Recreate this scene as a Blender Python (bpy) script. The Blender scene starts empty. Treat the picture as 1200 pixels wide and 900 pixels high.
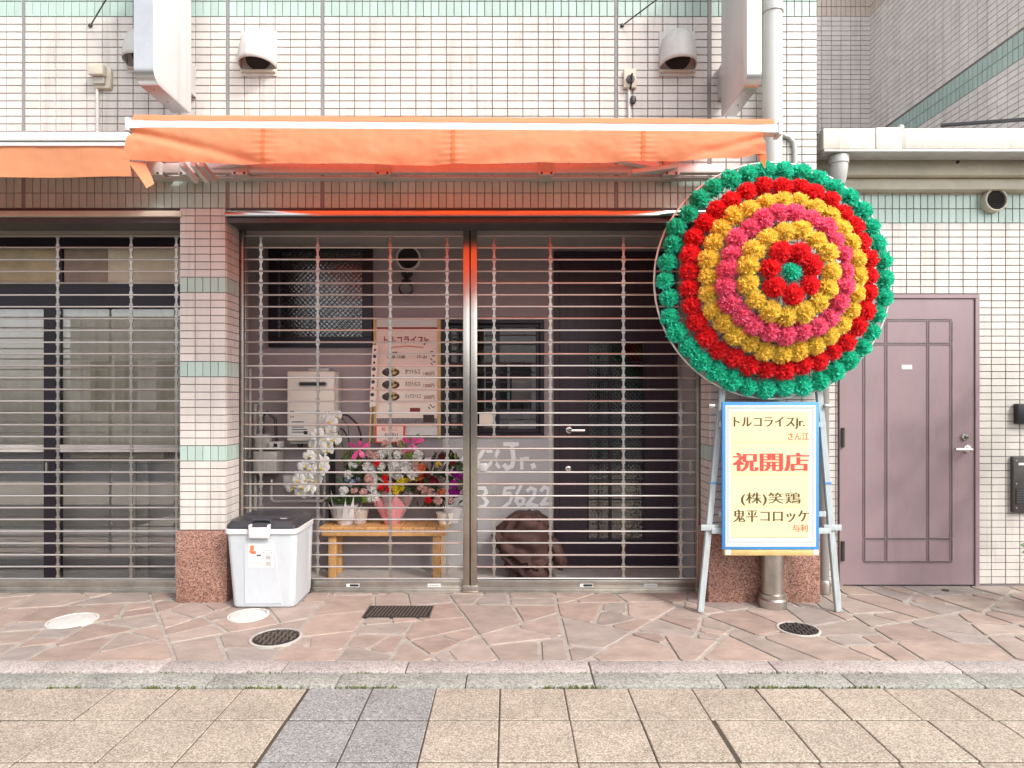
import bpy, bmesh, math, random
from mathutils import Vector, Matrix, noise as mnoise
R = math.radians
rnd = random.Random(7)
sc = bpy.context.scene
COL = sc.collection

# ------------------------------------------------------------------ camera, sky, sun, exposure
FPX, CAMD, CAMH, VPX, VPY = 740.0, 4.125, 1.33, 596.0, 466.0
cam_d = bpy.data.cameras.new("camera")
cam = bpy.data.objects.new("camera", cam_d)
COL.objects.link(cam)
cam.location = (0, -CAMD, CAMH)
cam.rotation_euler = (R(90), 0, 0)
cam_d.sensor_width = 36
cam_d.lens = 36 * FPX / 1200
cam_d.shift_x = (600 - VPX) / 1200
cam_d.shift_y = (VPY - 450) / 1200
cam_d.clip_start = 0.05
cam_d.clip_end = 500
sc.camera = cam

SUN_LAT, SUN_DROP = 1.0, 1.25           # sideways and downwards per metre of depth
sun_dir = Vector((-SUN_LAT, 1.0, -SUN_DROP)).normalized()   # the way the light travels
sun_el = math.asin(-sun_dir.z)
sun_az = math.atan2(-sun_dir.x, -sun_dir.y)                 # clockwise from +Y, of the sun itself
sd = bpy.data.lights.new("sun", 'SUN')
sd.energy = 0.9
sd.angle = R(5)
sd.color = (1.0, 0.94, 0.86)
so = bpy.data.objects.new("sun", sd)
COL.objects.link(so)
so.location = (6, -8, 10)
so.rotation_euler = sun_dir.to_track_quat('-Z', 'Y').to_euler()

world = bpy.data.worlds.new("World")
sc.world = world
world.use_nodes = True
wn, wl = world.node_tree.nodes, world.node_tree.links
wn.clear()
sky = wn.new('ShaderNodeTexSky')
sky.sky_type = 'NISHITA'
sky.sun_disc = False
sky.sun_elevation = sun_el
sky.sun_rotation = sun_az
sky.air_density = 1.0
sky.dust_density = 3.0
sky.ozone_density = 1.0
hs = wn.new('ShaderNodeHueSaturation')
hs.inputs['Saturation'].default_value = 0.22        # thin bright overcast
bg = wn.new('ShaderNodeBackground')
bg.inputs['Strength'].default_value = 0.15
wo = wn.new('ShaderNodeOutputWorld')
wl.new(sky.outputs[0], hs.inputs['Color'])
wl.new(hs.outputs[0], bg.inputs['Color'])
wl.new(bg.outputs[0], wo.inputs['Surface'])

sc.view_settings.view_transform = 'Standard'
sc.view_settings.look = 'None'
sc.view_settings.exposure = 1.2
sc.view_settings.gamma = 1.0
sc.cycles.use_denoising = True
sc.cycles.max_bounces = 8
sc.cycles.diffuse_bounces = 4
sc.cycles.transparent_max_bounces = 12
sc.cycles.caustics_reflective = False
sc.cycles.caustics_refractive = False


def S(Y):
    return FPX / (CAMD + Y)


def W(px, py, Y):
    s = S(Y)
    return Vector(((px - VPX) / s, Y, CAMH + (VPY - py) / s))


def WX(px, Y):
    return (px - VPX) / S(Y)


def WZ(py, Y):
    return CAMH + (VPY - py) / S(Y)


# ------------------------------------------------------------------ materials
MATS = {}


def mat(name, col, rough=0.6, metal=0.0, var=0.0, noise=0.0, nscale=20.0, bump=0.0, bscale=80.0, spec=0.5,
        transl=0.0, tcol=None, col2=None, detail=6.0, nstretch=None, coat=0.0, streak=0.0, sscale=(9, 9, .45)):
    if name in MATS:
        return MATS[name]
    m = bpy.data.materials.new(name)
    m.use_nodes = True
    n, l = m.node_tree.nodes, m.node_tree.links
    n.clear()
    out = n.new('ShaderNodeOutputMaterial')
    p = n.new('ShaderNodeBsdfPrincipled')
    p.inputs['Roughness'].default_value = rough
    p.inputs['Metallic'].default_value = metal
    p.inputs['Specular IOR Level'].default_value = spec
    p.inputs['Coat Weight'].default_value = coat
    p.inputs['Coat Roughness'].default_value = 0.08
    c = n.new('ShaderNodeRGB')
    c.outputs[0].default_value = (*col, 1)
    cur = c.outputs[0]
    tc = n.new('ShaderNodeTexCoord')
    geo = n.new('ShaderNodeNewGeometry')
    vec = geo.outputs['Position']
    if nstretch:
        mp = n.new('ShaderNodeMapping')
        mp.inputs['Scale'].default_value = nstretch
        l.new(vec, mp.inputs['Vector'])
        vec = mp.outputs[0]
    if noise > 0 or col2:
        nt = n.new('ShaderNodeTexNoise')
        nt.inputs['Scale'].default_value = nscale
        nt.inputs['Detail'].default_value = detail
        nt.inputs['Roughness'].default_value = 0.65
        l.new(vec, nt.inputs['Vector'])
        if col2:
            cr = n.new('ShaderNodeValToRGB')
            cr.color_ramp.elements[0].position = 0.4
            cr.color_ramp.elements[1].position = 0.6
            cr.color_ramp.elements[0].color = (*col, 1)
            cr.color_ramp.elements[1].color = (*col2, 1)
            l.new(nt.outputs['Fac'], cr.inputs['Fac'])
            cur = cr.outputs[0]
        if noise > 0:
            mr = n.new('ShaderNodeMapRange')
            mr.inputs['From Min'].default_value = 0.3
            mr.inputs['From Max'].default_value = 0.7
            mr.inputs['To Min'].default_value = 1 - noise
            mr.inputs['To Max'].default_value = 1 + noise
            l.new(nt.outputs['Fac'], mr.inputs['Value'])
            h = n.new('ShaderNodeHueSaturation')
            l.new(cur, h.inputs['Color'])
            l.new(mr.outputs[0], h.inputs['Value'])
            cur = h.outputs[0]
    if var > 0:
        oi = n.new('ShaderNodeObjectInfo')
        ad = n.new('ShaderNodeMath')
        ad.operation = 'ADD'
        l.new(oi.outputs['Random'], ad.inputs[0])
        l.new(geo.outputs['Random Per Island'], ad.inputs[1])
        fr = n.new('ShaderNodeMath')
        fr.operation = 'FRACT'
        l.new(ad.outputs[0], fr.inputs[0])
        mr = n.new('ShaderNodeMapRange')
        mr.inputs['To Min'].default_value = 1 - var
        mr.inputs['To Max'].default_value = 1 + var
        l.new(fr.outputs[0], mr.inputs['Value'])
        h = n.new('ShaderNodeHueSaturation')
        l.new(cur, h.inputs['Color'])
        l.new(mr.outputs[0], h.inputs['Value'])
        cur = h.outputs[0]
    if streak > 0:                      # rain marks and grime with a shape of their own
        ms = n.new('ShaderNodeMapping')
        ms.inputs['Scale'].default_value = sscale
        l.new(geo.outputs['Position'], ms.inputs['Vector'])
        ns_ = n.new('ShaderNodeTexNoise')
        ns_.inputs['Scale'].default_value = 1.6
        ns_.inputs['Detail'].default_value = 7
        ns_.inputs['Roughness'].default_value = 0.7
        l.new(ms.outputs[0], ns_.inputs['Vector'])
        mr = n.new('ShaderNodeMapRange')
        mr.inputs['From Min'].default_value = 0.52
        mr.inputs['From Max'].default_value = 0.75
        mr.inputs['To Min'].default_value = 0
        mr.inputs['To Max'].default_value = streak
        l.new(ns_.outputs['Fac'], mr.inputs['Value'])
        mxs = n.new('ShaderNodeMix')
        mxs.data_type = 'RGBA'
        mxs.inputs[7].default_value = (col[0] * .42, col[1] * .38, col[2] * .33, 1)
        l.new(mr.outputs[0], mxs.inputs[0])
        l.new(cur, mxs.inputs[6])
        cur = mxs.outputs[2]
    l.new(cur, p.inputs['Base Color'])
    if bump > 0:
        nb = n.new('ShaderNodeTexNoise')
        nb.inputs['Scale'].default_value = bscale
        nb.inputs['Detail'].default_value = 5
        l.new(vec, nb.inputs['Vector'])
        b = n.new('ShaderNodeBump')
        b.inputs['Strength'].default_value = bump
        b.inputs['Distance'].default_value = 0.004
        l.new(nb.outputs['Fac'], b.inputs['Height'])
        l.new(b.outputs[0], p.inputs['Normal'])
    if transl > 0:
        t = n.new('ShaderNodeBsdfTranslucent')
        if tcol:
            t.inputs['Color'].default_value = (*tcol, 1)
        else:
            l.new(cur, t.inputs['Color'])
        mx = n.new('ShaderNodeMixShader')
        mx.inputs[0].default_value = transl
        l.new(p.outputs[0], mx.inputs[1])
        l.new(t.outputs[0], mx.inputs[2])
        l.new(mx.outputs[0], out.inputs['Surface'])
    else:
        l.new(p.outputs[0], out.inputs['Surface'])
    MATS[name] = m
    return m


def glass_mat(name, tint=(0.8, 0.82, 0.82), rough=0.01, fac=0.12, bump=0.0, bscale=60):
    if name in MATS:
        return MATS[name]
    m = bpy.data.materials.new(name)
    m.use_nodes = True
    n, l = m.node_tree.nodes, m.node_tree.links
    n.clear()
    out = n.new('ShaderNodeOutputMaterial')
    t = n.new('ShaderNodeBsdfTransparent')
    t.inputs[0].default_value = (*tint, 1)
    g = n.new('ShaderNodeBsdfGlossy')
    g.inputs['Roughness'].default_value = rough
    g.inputs['Color'].default_value = (0.95, 0.95, 0.95, 1)
    fr = n.new('ShaderNodeFresnel')
    fr.inputs['IOR'].default_value = 1.5
    ad = n.new('ShaderNodeMath')
    ad.operation = 'ADD'
    ad.inputs[1].default_value = fac
    l.new(fr.outputs[0], ad.inputs[0])
    mx = n.new('ShaderNodeMixShader')
    l.new(ad.outputs[0], mx.inputs[0])
    l.new(t.outputs[0], mx.inputs[1])
    l.new(g.outputs[0], mx.inputs[2])
    l.new(mx.outputs[0], out.inputs['Surface'])
    if bump:
        geo = n.new('ShaderNodeNewGeometry')
        mp = n.new('ShaderNodeMapping')
        mp.inputs['Rotation'].default_value = (0, R(45), 0)
        l.new(geo.outputs['Position'], mp.inputs['Vector'])
        w = n.new('ShaderNodeTexVoronoi')
        w.inputs['Scale'].default_value = bscale
        w.inputs['Randomness'].default_value = 0.15
        l.new(mp.outputs[0], w.inputs['Vector'])
        b = n.new('ShaderNodeBump')
        b.inputs['Strength'].default_value = bump
        b.inputs['Distance'].default_value = 0.004
        l.new(w.outputs['Distance'], b.inputs['Height'])
        l.new(b.outputs[0], g.inputs['Normal'])
    MATS[name] = m
    return m


def granite(name, cols, scale, rough=0.35, bump=0.1, var=0.0, patch=0.12):
    """speckled stone: voronoi cells picked through a constant colour ramp, with large soft patches of wear"""
    if name in MATS:
        return MATS[name]
    m = bpy.data.materials.new(name)
    m.use_nodes = True
    n, l = m.node_tree.nodes, m.node_tree.links
    n.clear()
    out = n.new('ShaderNodeOutputMaterial')
    p = n.new('ShaderNodeBsdfPrincipled')
    p.inputs['Roughness'].default_value = rough
    geo = n.new('ShaderNodeNewGeometry')
    v = n.new('ShaderNodeTexVoronoi')
    v.inputs['Scale'].default_value = scale
    l.new(geo.outputs['Position'], v.inputs['Vector'])
    sp = n.new('ShaderNodeSeparateColor')
    l.new(v.outputs['Color'], sp.inputs[0])
    cr = n.new('ShaderNodeValToRGB')
    cr.color_ramp.interpolation = 'LINEAR'
    for i, c in enumerate(cols):
        pos = i / max(1, len(cols) - 1)
        if i < 2:
            e = cr.color_ramp.elements[i]
            e.position = pos
        else:
            e = cr.color_ramp.elements.new(pos)
        e.color = (*c, 1)
    l.new(sp.outputs[0], cr.inputs['Fac'])
    nt = n.new('ShaderNodeTexNoise')
    nt.inputs['Scale'].default_value = 5
    nt.inputs['Detail'].default_value = 8
    nt.inputs['Roughness'].default_value = 0.7
    l.new(geo.outputs['Position'], nt.inputs['Vector'])
    mr = n.new('ShaderNodeMapRange')
    mr.inputs['From Min'].default_value = 0.3
    mr.inputs['From Max'].default_value = 0.7
    mr.inputs['To Min'].default_value = 1 - patch
    mr.inputs['To Max'].default_value = 1 + patch
    l.new(nt.outputs['Fac'], mr.inputs['Value'])
    oi = n.new('ShaderNodeObjectInfo')
    mr2 = n.new('ShaderNodeMapRange')
    mr2.inputs['To Min'].default_value = 1 - var
    mr2.inputs['To Max'].default_value = 1 + var
    l.new(oi.outputs['Random'], mr2.inputs['Value'])
    mu = n.new('ShaderNodeMath')
    mu.operation = 'MULTIPLY'
    l.new(mr.outputs[0], mu.inputs[0])
    l.new(mr2.outputs[0], mu.inputs[1])
    sn = n.new('ShaderNodeTexNoise')
    sn.inputs['Scale'].default_value = 13
    sn.inputs['Detail'].default_value = 3
    l.new(geo.outputs['Position'], sn.inputs['Vector'])
    ms = n.new('ShaderNodeMapRange')
    ms.inputs['From Min'].default_value = 0.64
    ms.inputs['From Max'].default_value = 0.74
    ms.inputs['To Min'].default_value = 1
    ms.inputs['To Max'].default_value = 0.74
    l.new(sn.outputs['Fac'], ms.inputs['Value'])
    m3 = n.new('ShaderNodeMath')
    m3.operation = 'MULTIPLY'
    l.new(mu.outputs[0], m3.inputs[0])
    l.new(ms.outputs[0], m3.inputs[1])
    mu = m3
    h = n.new('ShaderNodeHueSaturation')
    l.new(cr.outputs[0], h.inputs['Color'])
    l.new(mu.outputs[0], h.inputs['Value'])
    l.new(h.outputs[0], p.inputs['Base Color'])
    b = n.new('ShaderNodeBump')
    b.inputs['Strength'].default_value = bump
    b.inputs['Distance'].default_value = 0.003
    l.new(sp.outputs[1], b.inputs['Height'])
    l.new(b.outputs[0], p.inputs['Normal'])
    l.new(p.outputs[0], out.inputs['Surface'])
    MATS[name] = m
    return m


M_TILE = mat('glazed_cream_tile', (0.615, 0.578, 0.54), 0.32, streak=.45, var=0.06, noise=0.085, nscale=3.0, nstretch=(2.2, 2.2, .3), bump=0.05, bscale=60)
M_TILE2 = mat('glazed_mauve_tile', (0.80, 0.74, 0.69), 0.35, streak=.3, var=0.06, noise=0.08, nscale=3.0, nstretch=(2.2, 2.2, .3), bump=0.05, bscale=60)
M_MINT = mat('glazed_mint_tile', (0.42, 0.54, 0.485), 0.3, var=0.07, noise=0.05, nscale=4.0, bump=0.05, bscale=60)
M_TAN = mat('glazed_tan_tile', (0.66, 0.56, 0.48), 0.35, var=0.06, noise=0.05, nscale=4.0)
M_GROUT = mat('grey_grout', (0.23, 0.20, 0.20), 0.9, noise=0.2, nscale=12, bump=0.2, bscale=200)
M_CAULK = mat('grey_caulk', (0.25, 0.24, 0.245), 0.7, noise=0.1, nscale=10)
M_GRANITE = granite('red_granite', [(0.09, 0.045, 0.035), (0.26, 0.13, 0.10), (0.36, 0.19, 0.14), (0.47, 0.30, 0.24)], 150, 0.3, 0.05)
M_STEEL = mat('brushed_stainless', (0.66, 0.64, 0.61), 0.15, 1.0, noise=0.08, nscale=8, bump=0.03, bscale=30)
M_STEEL2 = mat('dull_stainless', (0.50, 0.47, 0.43), 0.36, 1.0, noise=0.18, nscale=9, bump=0.05, bscale=60)
M_BAR = mat('polished_shutter_bar', (0.60, 0.57, 0.54), 0.35, 0.7)
M_ALU = mat('white_aluminium', (0.66, 0.66, 0.65), 0.35, 0.0, noise=0.05, nscale=5)
M_ALUG = mat('grey_aluminium', (0.52, 0.51, 0.49), 0.4, 0.3, noise=0.1, nscale=8)
M_ORANGE = mat('orange_canvas', (0.93, 0.42, 0.215), 0.8, streak=.16, sscale=(6, 6, 3), noise=0.07, nscale=2.0, bump=0.12, bscale=300, transl=0.45, tcol=(0.98, 0.085, 0.02), nstretch=(2, 2, .6))
M_ORANGE_TOP = mat('sunlit_canopy_canvas', (0.93, 0.36, 0.15), 0.8, noise=0.05, nscale=2.0, bump=0.12, bscale=300, transl=0.8, tcol=(0.99, 0.085, 0.02))
M_ORANGE_D = mat('canvas_seam_and_backlit_tail', (0.80, 0.25, 0.09), 0.8, bump=0.12, bscale=300, transl=0.35, tcol=(0.85, 0.08, 0.02))
M_WHITEP = mat('white_painted_metal', (0.60, 0.585, 0.56), 0.45, streak=.5, noise=0.06, nscale=6, bump=0.03, bscale=20)
M_BEIGEP = mat('beige_weathered_paint', (0.58, 0.535, 0.44), 0.6, noise=0.12, nscale=5, bump=0.2, bscale=70)
M_GUTTER = mat('cream_gutter_paint', (0.66, 0.63, 0.56), 0.5, streak=.5, noise=0.10, nscale=14, bump=0.15, bscale=50)
M_SIGNFACE = mat('white_acrylic', (0.62, 0.62, 0.61), 0.25, streak=.35, noise=0.04, nscale=4, nstretch=(1, 1, 0.25))
M_PVC = mat('grey_pvc', (0.52, 0.52, 0.50), 0.4, streak=.4, sscale=(20, 20, .8), noise=0.06, nscale=4)
M_WALL = mat('mauve_wall_paint', (0.34, 0.29, 0.30), 0.6, noise=0.07, nscale=6, bump=0.12, bscale=120)
M_WALLG = mat('pale_grey_wall', (0.45, 0.44, 0.45), 0.5, noise=0.06, nscale=5, bump=0.08, bscale=120)
M_CEIL = mat('soffit_paint', (0.42, 0.40, 0.38), 0.7, noise=0.06, nscale=5)
M_FRAME = mat('dark_bronze_frame', (0.022, 0.017, 0.026), 0.35, 0.2, noise=0.1, nscale=8)
M_DARKDOOR = mat('dark_plum_door', (0.034, 0.02, 0.032), 0.35, noise=0.25, nscale=9, nstretch=(6, 6, 0.4))
M_DOOR = mat('dusty_mauve_door_paint', (0.305, 0.218, 0.232), 0.42, streak=.22, sscale=(5, 5, 1.2), noise=0.04, nscale=5, bump=0.06, bscale=140)
M_DOORG = mat('dark_groove_steel', (0.16, 0.125, 0.13), 0.4, 0.4, noise=0.2, nscale=12)
M_BLACK = mat('black_plastic', (0.018, 0.018, 0.02), 0.4, noise=0.1, nscale=10)
M_DKGREY = mat('dark_grey_metal', (0.075, 0.07, 0.07), 0.42, 0.3, noise=0.15, nscale=15)
M_BIN = mat('pale_grey_plastic', (0.53, 0.56, 0.59), 0.38, streak=.18, sscale=(12, 12, 5), noise=0.025, nscale=4, bump=0.03, bscale=200)
M_BINW = mat('white_plastic', (0.64, 0.65, 0.66), 0.35, noise=0.02, nscale=5)
M_LID = mat('charcoal_plastic_lid', (0.035, 0.034, 0.04), 0.38, noise=0.12, nscale=6, bump=0.08, bscale=250)
M_WOOD = mat('honey_pine', (0.60, 0.33, 0.13), 0.5, var=0.10, noise=0.18, nscale=9, nstretch=(4, 1, 4), bump=0.08, bscale=40)
M_TAN_WOOD = mat('pale_wood_frame', (0.60, 0.42, 0.17), 0.5, noise=0.15, nscale=12)
M_GREYWOOD = mat('grey_painted_timber', (0.42, 0.47, 0.48), 0.6, noise=0.14, nscale=14, nstretch=(3, 3, 0.6), bump=0.15, bscale=60)
M_BLUE = mat('bright_blue_board', (0.05, 0.27, 0.66), 0.45, noise=0.05, nscale=6)
M_PAPERW = mat('white_paper', (0.68, 0.68, 0.66), 0.7, noise=0.02, nscale=6)
M_PAPERY = mat('yellow_paper', (0.74, 0.635, 0.39), 0.75, noise=0.035, nscale=5, bump=0.08, bscale=14)
M_PAPERY2 = mat('yellow_paper_fold', (0.66, 0.52, 0.26), 0.75)
M_INKB = mat('olive_black_ink', (0.09, 0.065, 0.015), 0.7)
M_INKR = mat('vermilion_ink', (0.76, 0.07, 0.055), 0.7)
M_INKO = mat('thin_vermilion_ink', (0.74, 0.14, 0.06), 0.7)
M_INKG = mat('grey_green_print', (0.34, 0.46, 0.44), 0.7)
M_PINKPAPER = mat('pale_pink_paper', (0.84, 0.66, 0.58), 0.55, noise=0.03, nscale=8)
M_CREAMPAPER = mat('cream_paper', (0.85, 0.76, 0.66), 0.55, noise=0.03, nscale=8)
M_MAROON = mat('maroon_ink', (0.22, 0.02, 0.03), 0.6)
M_DKINK = mat('dark_brown_ink', (0.05, 0.03, 0.025), 0.6)
M_WHITEPAINT = mat('white_brush_paint', (0.85, 0.85, 0.84), 0.6)
M_BROWNF = mat('brown_blanket_fabric', (0.062, 0.026, 0.02), 0.75, noise=0.35, nscale=14, bump=0.9, bscale=16)
M_IRON = mat('cast_iron', (0.085, 0.075, 0.07), 0.55, 0.5, noise=0.3, nscale=30, bump=0.3, bscale=160)
M_IRONB = mat('rusty_cast_iron', (0.15, 0.115, 0.095), 0.6, 0.4, noise=0.3, nscale=30, bump=0.3, bscale=160)
M_RECESS = mat('cast_iron_recess', (0.022, 0.019, 0.017), 0.8)
M_POST = mat('worn_stainless_post', (0.50, 0.465, 0.41), 0.24, 1.0, noise=0.15, nscale=6, bump=0.05, bscale=40)
M_MORTAR = mat('pale_mortar', (0.36, 0.325, 0.29), 0.9, noise=0.22, nscale=16, bump=0.4, bscale=110)
M_CONCCOV = mat('white_concrete_cover', (0.58, 0.57, 0.54), 0.8, noise=0.14, nscale=22, bump=0.3, bscale=140)
M_FLOOR = mat('grey_floor_tile', (0.42, 0.39, 0.36), 0.6, noise=0.12, nscale=9, bump=0.1, bscale=90)
M_JOINT = mat('dark_paver_joint', (0.075, 0.06, 0.042), 0.95, noise=0.3, nscale=30, bump=0.4, bscale=150)
M_ASPHALT = mat('asphalt', (0.05, 0.05, 0.052), 0.9, noise=0.2, nscale=60, bump=0.4, bscale=300)
M_PAVER = granite('beige_aggregate', [(0.215, 0.172, 0.132), (0.34, 0.286, 0.226), (0.415, 0.356, 0.288), (0.54, 0.482, 0.405)], 210, 0.85, 0.35, 0.06, 0.14)
M_PAVERG = granite('grey_aggregate', [(0.14, 0.135, 0.135), (0.23, 0.225, 0.22), (0.29, 0.285, 0.28), (0.41, 0.405, 0.40)], 210, 0.85, 0.35, 0.05, 0.10)
M_KERBP = granite('pink_granite_kerb', [(0.25, 0.205, 0.19), (0.37, 0.325, 0.305), (0.43, 0.385, 0.365), (0.52, 0.485, 0.465)], 160, 0.7, 0.2, 0.06, 0.10)
M_KERBG = granite('grey_green_kerb', [(0.18, 0.18, 0.155), (0.28, 0.28, 0.25), (0.33, 0.33, 0.295), (0.42, 0.42, 0.385)], 130, 0.8, 0.25, 0.06, 0.20)
M_MOSS = mat('moss', (0.12, 0.15, 0.03), 0.9, noise=0.4, nscale=60)


def stone_mat():
    m = mat('pink_sandstone', (0.44, 0.275, 0.22), 0.75, noise=0.2, nscale=7, bump=0.35, bscale=28, nstretch=(1, 1.6, 1))
    n, l = m.node_tree.nodes, m.node_tree.links
    p = [x for x in n if x.type == 'BSDF_PRINCIPLED'][0]
    src = p.inputs['Base Color'].links[0].from_socket
    oi = n.new('ShaderNodeObjectInfo')
    cr = n.new('ShaderNodeValToRGB')
    cols = [(0.285, 0.242, 0.218), (0.345, 0.268, 0.224), (0.305, 0.23, 0.195), (0.38, 0.292, 0.245), (0.30, 0.26, 0.237), (0.405, 0.322, 0.273)]
    cr.color_ramp.elements[0].color = (*cols[0], 1)
    cr.color_ramp.elements[1].color = (*cols[-1], 1)
    for i in range(1, 5):
        e = cr.color_ramp.elements.new(i / 5)
        e.color = (*cols[i], 1)
    l.new(oi.outputs['Random'], cr.inputs['Fac'])
    mx = n.new('ShaderNodeMix')
    mx.data_type = 'RGBA'
    mx.blend_type = 'MIX'
    mx.inputs[0].default_value = 1.0
    h = [x for x in n if x.type == 'HUE_SAT'][0]
    l.new(cr.outputs[0], h.inputs['Color'])
    return m


M_STONE = stone_mat()
M_GLASS = glass_mat('window_glass', (0.95, 0.95, 0.95), 0.01, 0.10)
M_GLASSP = glass_mat('patterned_glass', (0.35, 0.36, 0.38), 0.16, 0.16, 0.35, 40)
M_GLASSD = glass_mat('door_glass', (0.5, 0.5, 0.5), 0.03, 0.08, 0.12, 45)
M_ROOM = mat('dark_interior', (0.035, 0.028, 0.034), 0.8, noise=0.3, nscale=6)  # near-black colour stands in for the dimness of interiors behind glass
M_CURTAIN = mat('beige_curtain', (0.88, 0.79, 0.62), 0.8, noise=0.12, nscale=5, bump=0.2, bscale=40)
M_SHOPGREY = mat('grey_shop_panel', (0.50, 0.475, 0.455), 0.4, noise=0.15, nscale=5)
M_SIGNBOARD = mat('ochre_sign_board', (0.60, 0.50, 0.32), 0.6, noise=0.2, nscale=7)
M_SIGNBOARD2 = mat('brown_sign_board', (0.42, 0.33, 0.27), 0.6, noise=0.2, nscale=7)
M_HEATER = mat('ivory_enamel', (0.74, 0.69, 0.61), 0.4, noise=0.03, nscale=5)
M_METER = mat('meter_grey', (0.45, 0.435, 0.40), 0.5, noise=0.08, nscale=10)
M_PIPE = mat('grey_lagged_pipe', (0.42, 0.41, 0.39), 0.5, noise=0.1, nscale=12)


def petal(name, col, transl=0.25, var=0.12):
    return mat(name, col, 0.65, var=var, noise=0.12, nscale=60, transl=transl, spec=0.2)


M_PG = petal('jade_green_petal', (0.06, 0.73, 0.51), .35)
M_PR = petal('scarlet_petal', (0.90, 0.045, 0.055), .4)
M_PY = petal('golden_yellow_petal', (0.96, 0.78, 0.17), .4)
M_PP = petal('hot_pink_petal', (0.96, 0.22, 0.38), .4)
M_PW = petal('white_petal', (0.85, 0.84, 0.81), 0.2, 0.04)
M_PLP = petal('blush_petal', (0.78, 0.52, 0.46), 0.2)
M_PPU = petal('magenta_petal', (0.42, 0.03, 0.33), 0.2)
M_PWN = petal('wine_petal', (0.28, 0.03, 0.045), 0.2)
M_POR = petal('coral_petal', (0.80, 0.25, 0.12), 0.2)
M_PBL = petal('pale_blue_petal', (0.36, 0.43, 0.55), 0.2)
M_LEAF = mat('green_leaf', (0.06, 0.12, 0.03), 0.45, var=0.35, noise=0.2, nscale=30, transl=0.2)
M_LEAFD = mat('dark_leaf', (0.035, 0.06, 0.025), 0.45, var=0.35, noise=0.2, nscale=30, transl=0.15)
M_WRAPP = mat('pink_wrapping_paper', (0.80, 0.33, 0.35), 0.5, noise=0.15, nscale=14, transl=0.2, bump=0.3, bscale=25)
M_WRAPW = mat('white_wrapping_paper', (0.74, 0.71, 0.70), 0.5, noise=0.1, nscale=14, transl=0.2, bump=0.3, bscale=25)
M_RIBBON = mat('pink_ribbon', (0.72, 0.08, 0.28), 0.35)
M_WIREW = mat('white_wire', (0.72, 0.70, 0.66), 0.4, 0.3)
M_WIREB = mat('rusty_wire', (0.20, 0.16, 0.12), 0.5, 0.5)


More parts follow.
